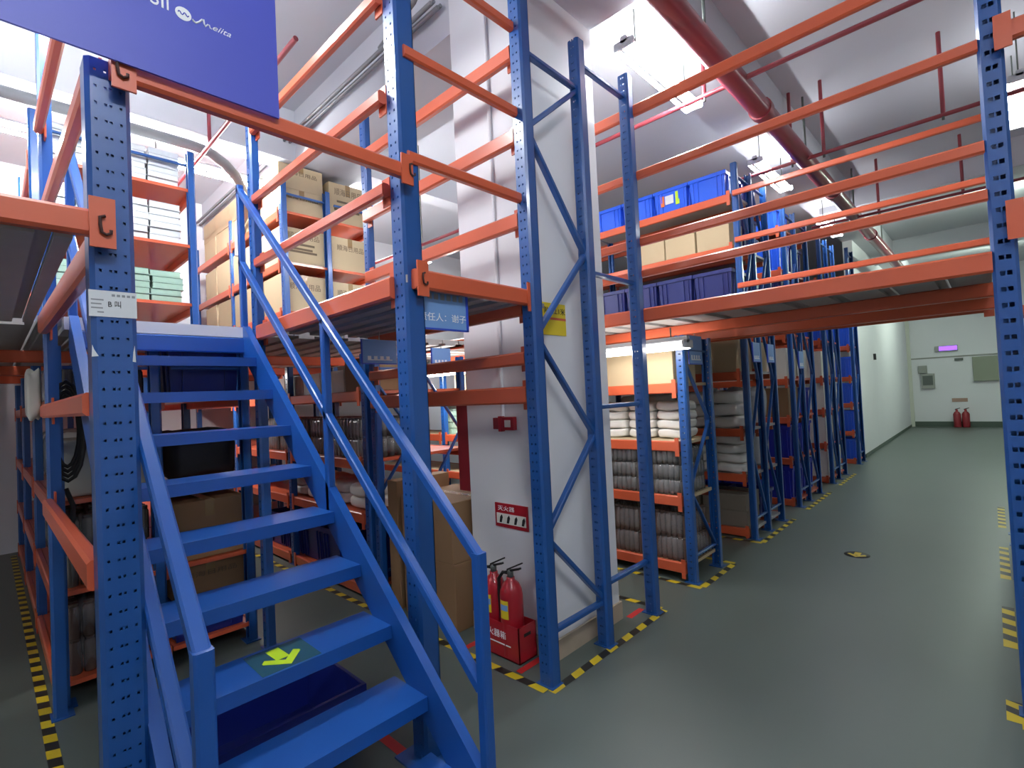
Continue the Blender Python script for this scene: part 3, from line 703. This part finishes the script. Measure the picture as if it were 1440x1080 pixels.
# ------------------------------------------------------------------ signs
s1 = thing('name_board', (-1.9, 1.53, 2.07), 'pale blue hanging name board under the orange deck beam beside the stair post', 'sign')
MB().box(-1.905, -1.895, 1.42, 1.685, 1.935, 2.135).build('board', SIGNB, s1)
e = MB(); e.box(-1.908, -1.893, 1.675, 1.69, 1.93, 2.14); e.box(-1.908, -1.893, 1.42, 1.69, 1.93, 1.938); e.build('edge_frame', SIGNBD, s1)
text('lettering', '责任人：谢子', .042, WHITE, s1, (-1.894, 1.385, 1.975), (0,1,0), (0,0,1), w=.285)
q = MB()
for i in range(6): q.box(-1.895, -1.8942, 1.44+.038*i, 1.465+.038*i, 2.075, 2.105)
q.build('faded_lettering', GREYINK, s1)
def hang_sign(x, y, z, w, h, label, ny=False):
    s = thing('hanging_sign', (x, y, z), label, 'sign', 'pale blue signs hung under the deck')
    m = MB()
    if ny: m.box(x-w/2, x+w/2, y-.004, y+.004, z, z+h)
    else: m.box(x-.004, x+.004, y-w/2, y+w/2, z, z+h)
    m.build('board', SIGNB, s)
    e = MB()
    if ny: e.box(x-w/2, x+w/2, y-.006, y+.006, z-.008, z); e.box(x-w/2-.008, x-w/2, y-.006, y+.006, z-.008, z+h)
    else: e.box(x-.006, x+.006, y-w/2, y+w/2, z-.008, z); e.box(x-.006, x+.006, y-w/2-.008, y-w/2, z-.008, z+h)
    e.build('edge_frame', SIGNBD, s)
    q = MB(); q.box(x+.0045, x+.0052, y-w*.36, y+w*.36, z+h*.12, z+h*.16)
    for i in range(4):
        a = -w*.36 + w*.18*i
        q.box(x+.0045, x+.0052, y+a, y+a+w*.1, z+h*.15, z+h*.3)
    q.build('lettering', WHITE, s)
    MB().tube([(x, y, z+h), (x, y, 2.11)], .004, 6).build('hanger', GREYP, s)
hang_sign(-3.2, 1.98, 1.88, .28, .17, 'pale blue hanging sign seen just past the stair post with a clipped corner')
hang_sign(-3.75, 2.98, 1.92, .22, .16, 'small pale blue hanging sign between the stair post and the pillar')
hang_sign(-1.84, 4.24, 1.80, .26, .24, 'pale blue hanging sign at the aisle end of the pillar rack')
hang_sign(-1.80, 5.68, 1.84, .22, .2, 'pale blue hanging sign at the aisle end of the second aisle rack')
hang_sign(-1.80, 6.16, 1.84, .22, .2, 'pale blue hanging sign at the rear end of the second aisle rack')
hang_sign(-1.80, 7.41, 1.78, .22, .22, 'pale blue hanging sign at the aisle end of the third aisle rack')
ys_ = thing('height_limit_sign', (-1.965, 2.43, 1.96), 'yellow height limit board with black figures on the white pillar', 'sign')
MB().box(-1.97, -1.962, 2.30+.04, 2.585, 1.965, 2.165).build('board', YEL, ys_)
MB().box(-1.962, -1.961, 2.34, 2.585, 2.06, 2.075).build('red_stripe', ORANGE, ys_)
text('lettering', '限高2.1米', .045, BLKINK, ys_, (-1.961, 2.365, 2.10), (0,1,0), (0,0,1), w=.21)
MB().box(-1.962, -1.961, 2.345, 2.375, 2.125, 2.155).build('emblem', GREYINK, ys_)
rs = thing('extinguisher_sign', (-2.28, 2.325, .75), 'red and white fire extinguisher instruction sign on the white pillar', 'sign')
MB().box(-2.425, -2.135, 2.322, 2.33, .745, .90).build('board', RED, rs)
MB().box(-2.41, -2.15, 2.320, 2.322, .768, .835).build('picture_panel', WBOX, rs)
text('lettering', '灭火器', .034, WHITE, rs, (-2.40, 2.3215, .855), (1,0,0), (0,0,1), w=.15)
q = MB()
for i in range(4):
    x = -2.385 + .066*i
    q.ext([(x, 2.3195, .775), (x+.02, 2.3195, .775), (x+.032, 2.3195, .81), (x+.024, 2.3195, .828), (x+.008, 2.3195, .812)], (0, -.0006, 0))
q.build('figures', BLKINK, rs)
bn = thing('banner', (-1.84, .3, 2.68), 'large deep blue banner with white script lettering above the orange stair beam', 'banner')
MB().box(-1.812, -1.804, -.75, .746, 2.636, 3.7).build('banner_board', BANNER, bn)
BX = -1.8035
def P(y, z): return (BX, y, z)
text('lettering', 'hirSIl', .075, WHITE, bn, P(.30, 2.856), (0,1,0), (0,0,1), w=.112)
q = MB(); n = 28; cy, cz = .455, 2.866
q.ext([P(cy + .0225*math.cos(2*math.pi*k/n), cz + .021*math.sin(2*math.pi*k/n)) for k in range(n)], (.0006, 0, 0)); em = q.build('round_emblem', WHITE, bn)
MB().tube([(BX+.001, cy-.0145+.029*t/10, cz + .005*math.sin(t*1.25)) for t in range(11)], .0018, 6).build('zigzag', BANNER, em)
q = MB(); q.tube([P(.4805, 2.862), P(.483, 2.857), P(.490, 2.8545), P(.499, 2.862), P(.5075, 2.874), P(.5125, 2.876), P(.5135, 2.864), P(.517, 2.856), P(.524, 2.866), P(.529, 2.866), P(.531, 2.858), P(.536, 2.857)], [.002, .003, .0034, .003, .0028, .003, .0028, .0024, .0024, .002, .002, .0014], 8)
q.build('script_initial', WHITE, bn)
text('lettering', 'eiita', .028, WHITE, bn, P(.5345, 2.856), (0,1,0), (0,0,1), shear=.4, w=.056)
pp = thing('paper_notice', (-1.87, .265, 1.89), 'white paper notice taped around the big blue stair post', 'notice')
MB().box(-1.8695, -1.867, .209, .322, 1.888, 1.965).build('sheet', PAPER, pp)
text('handwriting', 'B 叫', .022, BLKINK, pp, (-1.8665, .252, 1.918), (0,1,0), (0,0,1), w=.03)
for r_, a, b_ in ((0,.214,.243),(1,.214,.238),(2,.214,.241),(3,.228,.243)): MB().box(-1.867, -1.8667, a, b_, 1.935-.012*r_, 1.939-.012*r_).build('printed_line', GREYINK, pp)
for i in range(5): MB().box(-1.867, -1.8667, .262+.012*i, .270+.012*i, 1.949, 1.956).build('printed_mark', GREYINK, pp)
for i, (y, z, h, lab) in enumerate(((.2125, 1.77, .035, 'torn white paper scrap on the stair post, on its side nearer the rack'), (.316, 1.755, .05, 'torn white paper scrap on the stair post, on its side nearer the treads'))):
    m = MB(); s_ = (1, -1)[i]
    m.ext([(-1.8695, y, z), (-1.8695, y+.012*s_+.004, z+.002), (-1.8695, y+.006*s_, z+h*.6), (-1.8695, y+.002*s_, z+h)][::s_], (.0012, 0, 0))
    tag(m.build('paper_scrap', PAPER), lab, 'paper')

# ------------------------------------------------------------------ fire equipment by the pillar
bx = thing('extinguisher_box', (-2.28, 2.235, 0), 'red open metal stand box holding two extinguishers at the pillar foot', 'box')
def openbox(m, x0, x1, y0, y1, z0, z1, t=.006):
    m.box(x0, x1, y0, y1, z0, z0+t); m.box(x0, x1, y0, y0+t, z0, z1); m.box(x0, x1, y1-t, y1, z0, z1); m.box(x0, x0+t, y0, y1, z0, z1); m.box(x1-t, x1, y0, y1, z0, z1)
m = MB(); openbox(m, -2.47, -2.10, 2.155, 2.31, .004, .215); m.build('box_shell', RED, bx)
text('lettering', '灭火器箱', .05, WHITE, bx, (-2.42, 2.154, .125), (1,0,0), (0,0,1), w=.21)
MB().box(-2.41, -2.17, 2.1535, 2.155, .085, .092).build('white_rule', WHITE, bx)
MB().box(-2.0995, -2.0985, 2.2, 2.26, .15, .17).build('hand_slot', BLACK, bx)
def extinguisher(x, y, label, tagc=False):
    o = thing('fire_extinguisher', (x, y, .011), label, 'fire extinguisher', 'fire extinguishers')
    z = .011; r = .072
    MB().lathe([(0, z), (r*.95, z), (r, z+.012), (r, z+.36), (r*.94, z+.395), (r*.72, z+.43), (.026, z+.452), (.026, z+.47), (0, z+.47)], x, y, 24).build('cylinder', RED, o)
    v = MB(); v.lathe([(0, z+.468), (.02, z+.468), (.02, z+.50), (.012, z+.515), (0, z+.515)], x, y, 12); v.build('valve', GREYD, o)
    h = MB(); h.bar((x-.03, y-.0, z+.498), (x+.085, y, z+.535), .022, .012); h.bar((x-.02, y, z+.512), (x+.10, y, z+.57), .022, .009); h.build('handle', BLACK, o)
    t = MB(); t.tube([(x-.02, y, z+.49), (x-.055, y-.01, z+.49), (x-.082, y-.02, z+.45), (x-.086, y-.02, z+.36), (x-.082, y-.015, z+.2)], .011, 8); t.build('hose', BLACK, o)
    for (a0, a1, z0, z1, mt, nm) in ((-2.0, -1.10, .235, .345, YEL, 'instruction_label'), (-1.95, -1.15, .285, .32, SIGNB, 'label_band')) + (((-2.2, -1.5, .352, .40, PAPER, 'inspection_tag'),) if tagc else ()):
        rr = r + (.0012 if nm != 'label_band' else .002); q = MB(); k = 8
        vs = [(x + rr*math.cos(a0+(a1-a0)*i/k), y + rr*math.sin(a0+(a1-a0)*i/k), zz_) for zz_ in (z+z0, z+z1) for i in range(k+1)]
        q.add(vs, [(i, i+1, k+2+i, k+1+i) for i in range(k)], 0, True); q.build(nm, mt, o)
    return o
extinguisher(-2.375, 2.235, 'red fire extinguisher with a paper inspection tag, in the stand box', True)
extinguisher(-2.215, 2.225, 'red fire extinguisher without paper tag, in the stand box beside the aisle')
rc = thing('fire_hose_cabinet', (-2.76, 2.42, .92), 'dark red fire hose cabinet fixed to the hidden side of the white pillar', 'cabinet')
MB().cbox(-2.80, -2.67, 2.34, 2.95, .94, 1.6, .006).build('cabinet_shell', REDD, rc)
MB().box(-2.81, -2.80, 2.37, 2.92, .97, 1.57).build('door', REDD, rc)
cbx = thing('alarm_call_point', (-2.29, 2.33, 1.40), 'pair of red fire alarm call boxes under a white conduit on the pillar', 'alarm')
MB().cbox(-2.30, -2.195, 2.295, 2.329, 1.38, 1.465, .005).build('call_box', RED, cbx)
MB().cbox(-2.27, -2.22, 2.29, 2.296, 1.40, 1.445, .002).build('press_pane', WBOX, cbx)
MB().cbox(-2.385, -2.335, 2.30, 2.329, 1.385, 1.46, .004).build('bell_box', REDD, cbx)
MB().cbox(-2.333, -2.303, 2.295, 2.329, 1.37, 1.47, .004).build('junction', RED, cbx)
MB().tube([(-2.305, 2.316, 1.47), (-2.30, 2.316, 4.18)], .012, 8).build('conduit', PAINT, cbx)

# ------------------------------------------------------------------ floor tapes
def tape(p, q, w, label, cells=.09, name='floor_tape', mats=None):
    p = Vector((p[0], p[1], 0)); q = Vector((q[0], q[1], 0)); L = (q-p).length; d = (q-p)/L; n = Vector((-d.y, d.x, 0))*w/2
    m = MB(); k = 0; a = 0; sk_ = w*.45
    while a < L:
        b_ = min(a+cells, L); z = Vector((0,0,.0012))
        m.add([p+d*a-n+z, p+d*b_-n+z, p+d*min(b_+sk_, L)+n+z, p+d*min(a+sk_, L)+n+z] if a > 0 else [p-n+z, p+d*b_-n+z, p+d*min(b_+sk_, L)+n+z, p+n+z], [(0,1,2,3)], k % 2)
        a = b_; k += 1
    o = m.build(name, mats or [TY, TK]); return tag(o, label, 'floor tape', 'hazard floor tapes')
T = .05
tape((-1.79, 2.07), (-1.79, 3.36), T, 'black and yellow floor tape along the aisle side of the pillar frame')
tape((-1.82, 2.06), (-8, 1.98), T, 'black and yellow floor tape running from the pillar corner behind the stairs')
tape((-1.82, 3.37), (-4.5, 3.37), T, 'black and yellow floor tape behind the white pillar')
tape((-1.90, .195), (-8.4, .195), T, 'black and yellow floor tape along the rack behind the stair post', cells=.085)
tape((-1.75, 3.90), (-4.5, 3.90), T, 'black and yellow floor tape in front of the pillar rack')
tape((-1.75, 3.93), (-1.75, 4.60), T, 'black and yellow floor tape across the aisle end of the pillar rack')
tape((-1.75, 4.62), (-3.5, 4.62), T, 'black and yellow floor tape at the rear of the pillar rack')
tape((-1.75, 5.36), (-3.5, 5.36), T, 'black and yellow floor tape in front of the second aisle rack')
tape((-1.75, 5.38), (-1.75, 6.50), T, 'black and yellow floor tape across the end of the second aisle rack')
tape((-1.75, 7.08), (-1.75, 8.35), T, 'black and yellow floor tape across the end of the third aisle rack')
tape((-1.75, 8.95), (-1.75, 10.15), T, 'black and yellow floor tape across the end of the fourth aisle rack')
tape((0.0, 3.22), (0.0, 3.42), .06, 'short black and yellow floor tape at the foot of the big end post', cells=.06)
tape((0.02, 3.20), (.6, 3.20), T, 'black and yellow floor tape in front of the big end post foot')
tape((0.0, 4.08), (0.0, 4.78), .06, 'black and yellow floor tape second from the big end post across the aisle')
tape((0.0, 5.42), (0.0, 6.4), .06, 'black and yellow floor tape third from the big end post across the aisle')
tape((0.0, 7.2), (0.0, 8.3), .06, 'black and yellow floor tape fourth from the big end post across the aisle')
for p, q, l in (((-2.06, 2.1), (-2.06, 2.30), 'red floor tape between the extinguisher box and the pillar frame'), ((-2.52, 2.1), (-2.52, 2.30), 'red floor tape beside the extinguisher box on its carton side'), ((-1.93, 3.10), (-1.93, 3.28), 'red floor tape at the rear corner of the pillar')):
    tag(MB().box(min(p[0], q[0])-.022, max(p[0], q[0])+.022, p[1], q[1], .0003, .0014).build('floor_tape', TR), l, 'floor tape')
tag(MB().box(-2.2, -1.72, 1.26, 1.31, .0003, .0014).build('floor_tape', TR), 'red floor tape on the floor beneath the lowest stair treads', 'floor tape')
fa = thing('floor_arrow', (-.97, 5.46, 0), 'yellow arrow on a dark round sticker on the aisle floor', 'sticker')
MB().lathe([(0, .0016), (.10, .0016), (.10, .0002)], -.97, 5.46, 28).build('round_backing', TK, fa)
m = MB(); arrow(m, (-.97, 5.46, 0), (0, -1, 0), .15, .09, .0018); m.build('arrow', TY, fa)

# ------------------------------------------------------------------ far end of the aisle
ex = thing('exit_sign', (-.97, 20.42, 2.32), 'glowing purple light sign high on the far white wall', 'sign')
MB().cbox(-1.24, -.70, 20.42, 20.5, 2.33, 2.50, .008).build('sign_body', GREYP, ex)
MB().box(-1.14, -.72, 20.41, 20.42, 2.35, 2.48).build('glow_panel', PURPLE, ex)
cp = thing('control_panel', (-1.5, 20.4, 1.2), 'grey control panel with dark screen on the far white wall', 'control panel')
MB().cbox(-1.62, -1.29, 20.40, 20.5, 1.20, 1.66, .008).build('panel_shell', GREYP, cp)
MB().box(-1.58, -1.33, 20.39, 20.40, 1.30, 1.60).build('screen', GREYD, cp)
tag(MB().cbox(-1.68, -1.46, 20.42, 20.5, 1.68, 1.92, .006).build('notice_box', GREYP), 'small grey box on the far wall above the control panel', 'box')
tag(MB().cbox(-.40, .15, 20.38, 20.5, 1.37, 2.10, .01).build('distribution_box', mat('olive_box', srgb(140, 146, 128), .5)), 'olive grey distribution box on the far wall beside the big end post', 'distribution box')
tag(MB().cbox(-.80, -.60, 20.44, 20.5, 2.02, 2.09, .006).build('door_closer', GREYD), 'small dark box under the purple sign on the far wall', 'box')
tag(MB().box(-.92, -.56, 20.485, 20.5, .76, .87).build('wall_label', mat('tan_label', srgb(160, 130, 116), .5)), 'small tan label above the two extinguishers on the far wall', 'label')
for i, x in enumerate((-.82, -.62)):
    o = thing('fire_extinguisher', (x, 20.3, 0), ('dark red fire extinguisher at the far wall, nearer the control panel', 'dark red fire extinguisher at the far wall, nearer the distribution box')[i], 'fire extinguisher', 'extinguishers at the far wall')
    MB().lathe([(0, .002), (.085, .002), (.09, .02), (.09, .40), (.06, .46), (.03, .48), (.03, .54), (0, .54)], x, 20.3, 16).build('cylinder', REDD, o)
    MB().bar((x-.04, 20.3, .54), (x+.08, 20.3, .58), .03, .02).build('handle', BLACK, o)
tag(MB().cbox(-1.93, -1.88, 14.0, 14.04, 2.02, 2.16, .004).build('wall_switch', BLACK), 'small black fitting on the white aisle wall', 'switch')

# ------------------------------------------------------------------ ceiling services
rpipe = thing('ceiling_pipe', (-1.38, 6, 4.03), 'thick dark red pipe running along the aisle under the ceiling', 'pipe')
MB().tube([(-1.36, -4, 4.03), (-1.36, 19.5, 4.03)], .085, 18).build('pipe_run', PIPE, rpipe)
for y in (.9, 3.6, 6.3, 9.0, 11.7): MB().tube([(-1.36, y, 4.1), (-1.36, y, CZ)], .012, 8).build('hanger_rod', GREYD, rpipe)
for y in (2.1, 4.8, 7.6, 10.4): MB().tube([(-1.36, y-.04, 4.03), (-1.36, y+.04, 4.03)], .098, 18).build('pipe_coupling', PIPE, rpipe)
def sprinkler(x0, x1, y, z, hangers, label, rr=.02):
    o = thing('sprinkler_pipe', ((x0+x1)/2, y, z), label, 'pipe', 'thin sprinkler pipes')
    MB().tube([(x0, y, z), (x1, y, z)], rr, 10).build('pipe_run', PIPE, o)
    for hx in hangers: MB().tube([(hx, y, z), (hx, y, CZ)], rr*.9, 8).build('drop_pipe', PIPE, o)
    for hx in hangers: MB().tube([(hx, y, z-.045), (hx, y, z)], .012, 8).build('nozzle', GREYD, o)
sprinkler(-2.75, 4, 4.2, 4.03, (-1.62, .6), 'thin red sprinkler pipe crossing the aisle just beyond the pillar')
sprinkler(-2.6, 4, 6.1, 3.98, (-1.45, -1.15, -.2), 'thin red sprinkler pipe crossing the aisle above the second aisle rack')
sprinkler(-1.9, 4, 8.9, 3.98, (-1.05, -.15), 'thin red sprinkler pipe crossing the aisle beyond the third rack')
sp = thing('sprinkler_pipe', (-5.5, 1.6, 4.1), 'thin red sprinkler pipe over the landing above the tray rack', 'pipe')
MB().tube([(-8.5, 1.45, 4.02), (-3.2, 1.45, 4.02)], .018, 10).build('pipe_run', PIPE, sp)
MB().tube([(-5.05, 1.45, 4.02), (-5.05, 1.45, CZ)], .016, 8).build('drop_pipe', PIPE, sp)
sp = thing('sprinkler_pipe', (-4.4, 2.6, 3.3), 'thin dark red pipe bend beside the white pillar upstairs', 'pipe')
MB().tube([(-4.1, 3.6, 4.2), (-4.1, 3.6, 3.46), (-4.1, 3.58, 3.42), (-6.0, 3.55, 3.42)], .018, 10).build('pipe_run', PIPE, sp)
cd = thing('cable_tray', (-5, 2.25, 4.4), 'grey cable conduits running along the ceiling beam towards the pillar', 'conduit')
for i in range(4):
    MB().tube([(-8.5, 2.30-.03*i, 4.42-.028*(i % 2)), (-2.72, 2.30-.03*i, 4.42-.028*(i % 2))], .014, 8).build('conduit', CONDUIT, cd)
MB().tube([(-3.4, 2.22, 4.42), (-2.9, 2.20, 4.5), (-2.6, 2.15, 4.66), (-2.2, 2.0, 4.74)], .02, 8).build('loose_cable', CONDUIT, cd)
dc = MB(); dc.tube([(-5.38, YF+.1, 4.12)] + [(-5.38 - .0*t, .2*t, 4.12) for t in range(0, 8)] + [(-5.42 - .9*(1-math.cos(t*math.pi/12)), 1.55 + .55*math.sin(t*math.pi/12), 4.12 - .06*t) for t in range(7)] + [(-6.36, 2.1, 3.4)], .05, 14)
tag(dc.build('air_hose', CONDUIT), 'thick grey bent hose along the wall beam above the upstairs racks', 'hose')
# ------------------------------------------------------------------ lamps
def lamp(x, y, z, along, label, L=1.2, power=60, tube=TUBE, hang=True, low=False):
    o = thing('fluorescent_lamp', (x, y, z), label, 'lamp', 'fluorescent ceiling lamps' if not low else 'fluorescent lamps under the deck')
    d = Vector((0, 1, 0)) if along == 'y' else Vector((1, 0, 0)); n = Vector((d.y, -d.x, 0)); c = Vector((x, y, z))
    m = MB(); m.bar(c - d*L/2 + Vector((0,0,.055)), c + d*L/2 + Vector((0,0,.055)), .05, .05)
    for s in (-1, 1): m.bar(c + d*s*(L/2-.015) + Vector((0,0,.02)), c + d*s*(L/2+.0) + Vector((0,0,.02)), .16, .06)
    m.build('lamp_body', FIX, o)
    wing = MB()
    for s in (-1, 1):
        a = c + n*s*.02 + Vector((0,0,.05)); b_ = c + n*s*.05 + Vector((0,0,.042))
        wing.add([a - d*L/2, a + d*L/2, b_ + d*L/2, b_ - d*L/2, a - d*L/2 + Vector((0,0,.003)), a + d*L/2 + Vector((0,0,.003)), b_ + d*L/2 + Vector((0,0,.003)), b_ - d*L/2 + Vector((0,0,.003))],
                 [(0,1,2,3), (7,6,5,4), (0,4,5,1), (1,5,6,2), (2,6,7,3), (3,7,4,0)])
    wing.build('reflector', FIX, o)
    for s in (-1, 1):
        q = c + n*s*.062
        MB().tube([q - d*(L/2-.02), q + d*(L/2-.02)], .016, 10).build('tube', tube, o)
    if hang:
        for s in (-1, 1): MB().tube([c + d*s*L*.35 + Vector((0,0,.08)), Vector(((c + d*s*L*.35).x, (c + d*s*L*.35).y, CZ if not low else 2.06))], .006, 6).build('hanger_wire', GREYD, o)
    li = bpy.data.lights.new('lamp_light', 'AREA'); li.shape = 'RECTANGLE'; li.size = L*.95 if along == 'x' else .10; li.size_y = .10 if along == 'x' else L*.95
    li.energy = power; li.color = (.84, 1, .86) if tube is TUBEG else (.93, .97, 1.0)
    lo = bpy.data.objects.new('lamp_light', li); C.objects.link(lo); lo.parent = o; lo.location = (0, 0, -.03)
    return o
E1 = 5
lamp(-1.8, 3.82, 4.08, 'y', 'bright fluorescent lamp hanging near the pillar over the aisle', power=E1)
lamp(-1.8, 6.6, 4.08, 'y', 'fluorescent lamp over the second aisle rack end', power=E1, tube=TUBED)
lamp(-1.8, 9.6, 4.08, 'y', 'small distant fluorescent lamp over the fourth aisle rack', power=E1, tube=TUBED)
lamp(.30, 6.7, 4.08, 'y', 'fluorescent lamp seen past the big end post', power=3, tube=TUBEF)
lamp(.30, 11.5, 4.08, 'y', 'fluorescent lamp hidden far along the aisle beyond the end post', power=E1, tube=TUBEG)
lamp(.2, 16.5, 4.08, 'y', 'fluorescent lamp over the far end of the aisle', power=E1, tube=TUBEG)
lamp(-5.9, .35, 4.06, 'y', 'bright fluorescent lamp above the tray rack by the wall', power=E1, tube=TUBEX)
lamp(-5.75, 1.6, 4.06, 'y', 'bright fluorescent lamp above the landing end of the tray rack', power=E1, tube=TUBEX)
lamp(-6.9, 3.6, 4.0, 'x', 'fluorescent lamp beyond the upstairs carton rack', power=E1)
lamp(-5.2, 3.75, 3.3, 'x', 'small bright lamp seen beside the stair post upstairs', L=.6, power=25)
lamp(.9, -.1, 4.08, 'y', 'added unseen fluorescent lamp over the aisle above the viewer', power=E1)  # added out of view to brighten banner, beams and posts facing the aisle
lamp(-3.05, .35, 4.08, 'y', 'added fluorescent lamp over the stairs hidden by the banner', power=E1)  # added behind the banner to brighten the ceiling over the mezzanine
lamp(-3.4, -1.2, 4.08, 'y', 'fluorescent lamp over the mezzanine before the banner', power=E1)
lamp(3.2, 2.0, 4.08, 'y', 'fluorescent lamp over the neighbouring aisle', power=E1, tube=TUBED)
lamp(-2.07, 3.62, 1.905, 'x', 'bright fluorescent lamp under the deck beside the pillar', L=.9, power=3, tube=TUBEW, low=True)
lamp(-4.5, 3.62, 1.885, 'x', 'bright fluorescent lamp under the deck behind the stair post', L=.8, power=10, tube=TUBEV, low=True)
lamp(-6.6, 1.72, 2.0, 'x', 'fluorescent lamp under the mezzanine between the rack rows', L=1.0, power=14, tube=TUBEW, low=True)
lamp(-3.0, -1.0, 2.0, 'x', 'fluorescent lamp under the mezzanine before the stair post', L=1.0, power=3, tube=TUBEW, low=True)

# ------------------------------------------------------------------ world and view
w = bpy.data.worlds.new('world'); S.world = w; w.use_nodes = True
w.node_tree.nodes['Background'].inputs[0].default_value = (.6, .65, .75, 1)
w.node_tree.nodes['Background'].inputs[1].default_value = .15
S.view_settings.view_transform = 'Standard'; S.view_settings.look = 'None'; S.view_settings.gamma = 1
S.view_settings.use_curve_mapping = False
S.view_settings.exposure = .45
S.cycles.use_denoising = True
S.cycles.max_bounces = 8; S.cycles.diffuse_bounces = 4; S.cycles.glossy_bounces = 3; S.cycles.transparent_max_bounces = 8
S.cycles.sample_clamp_indirect = 4
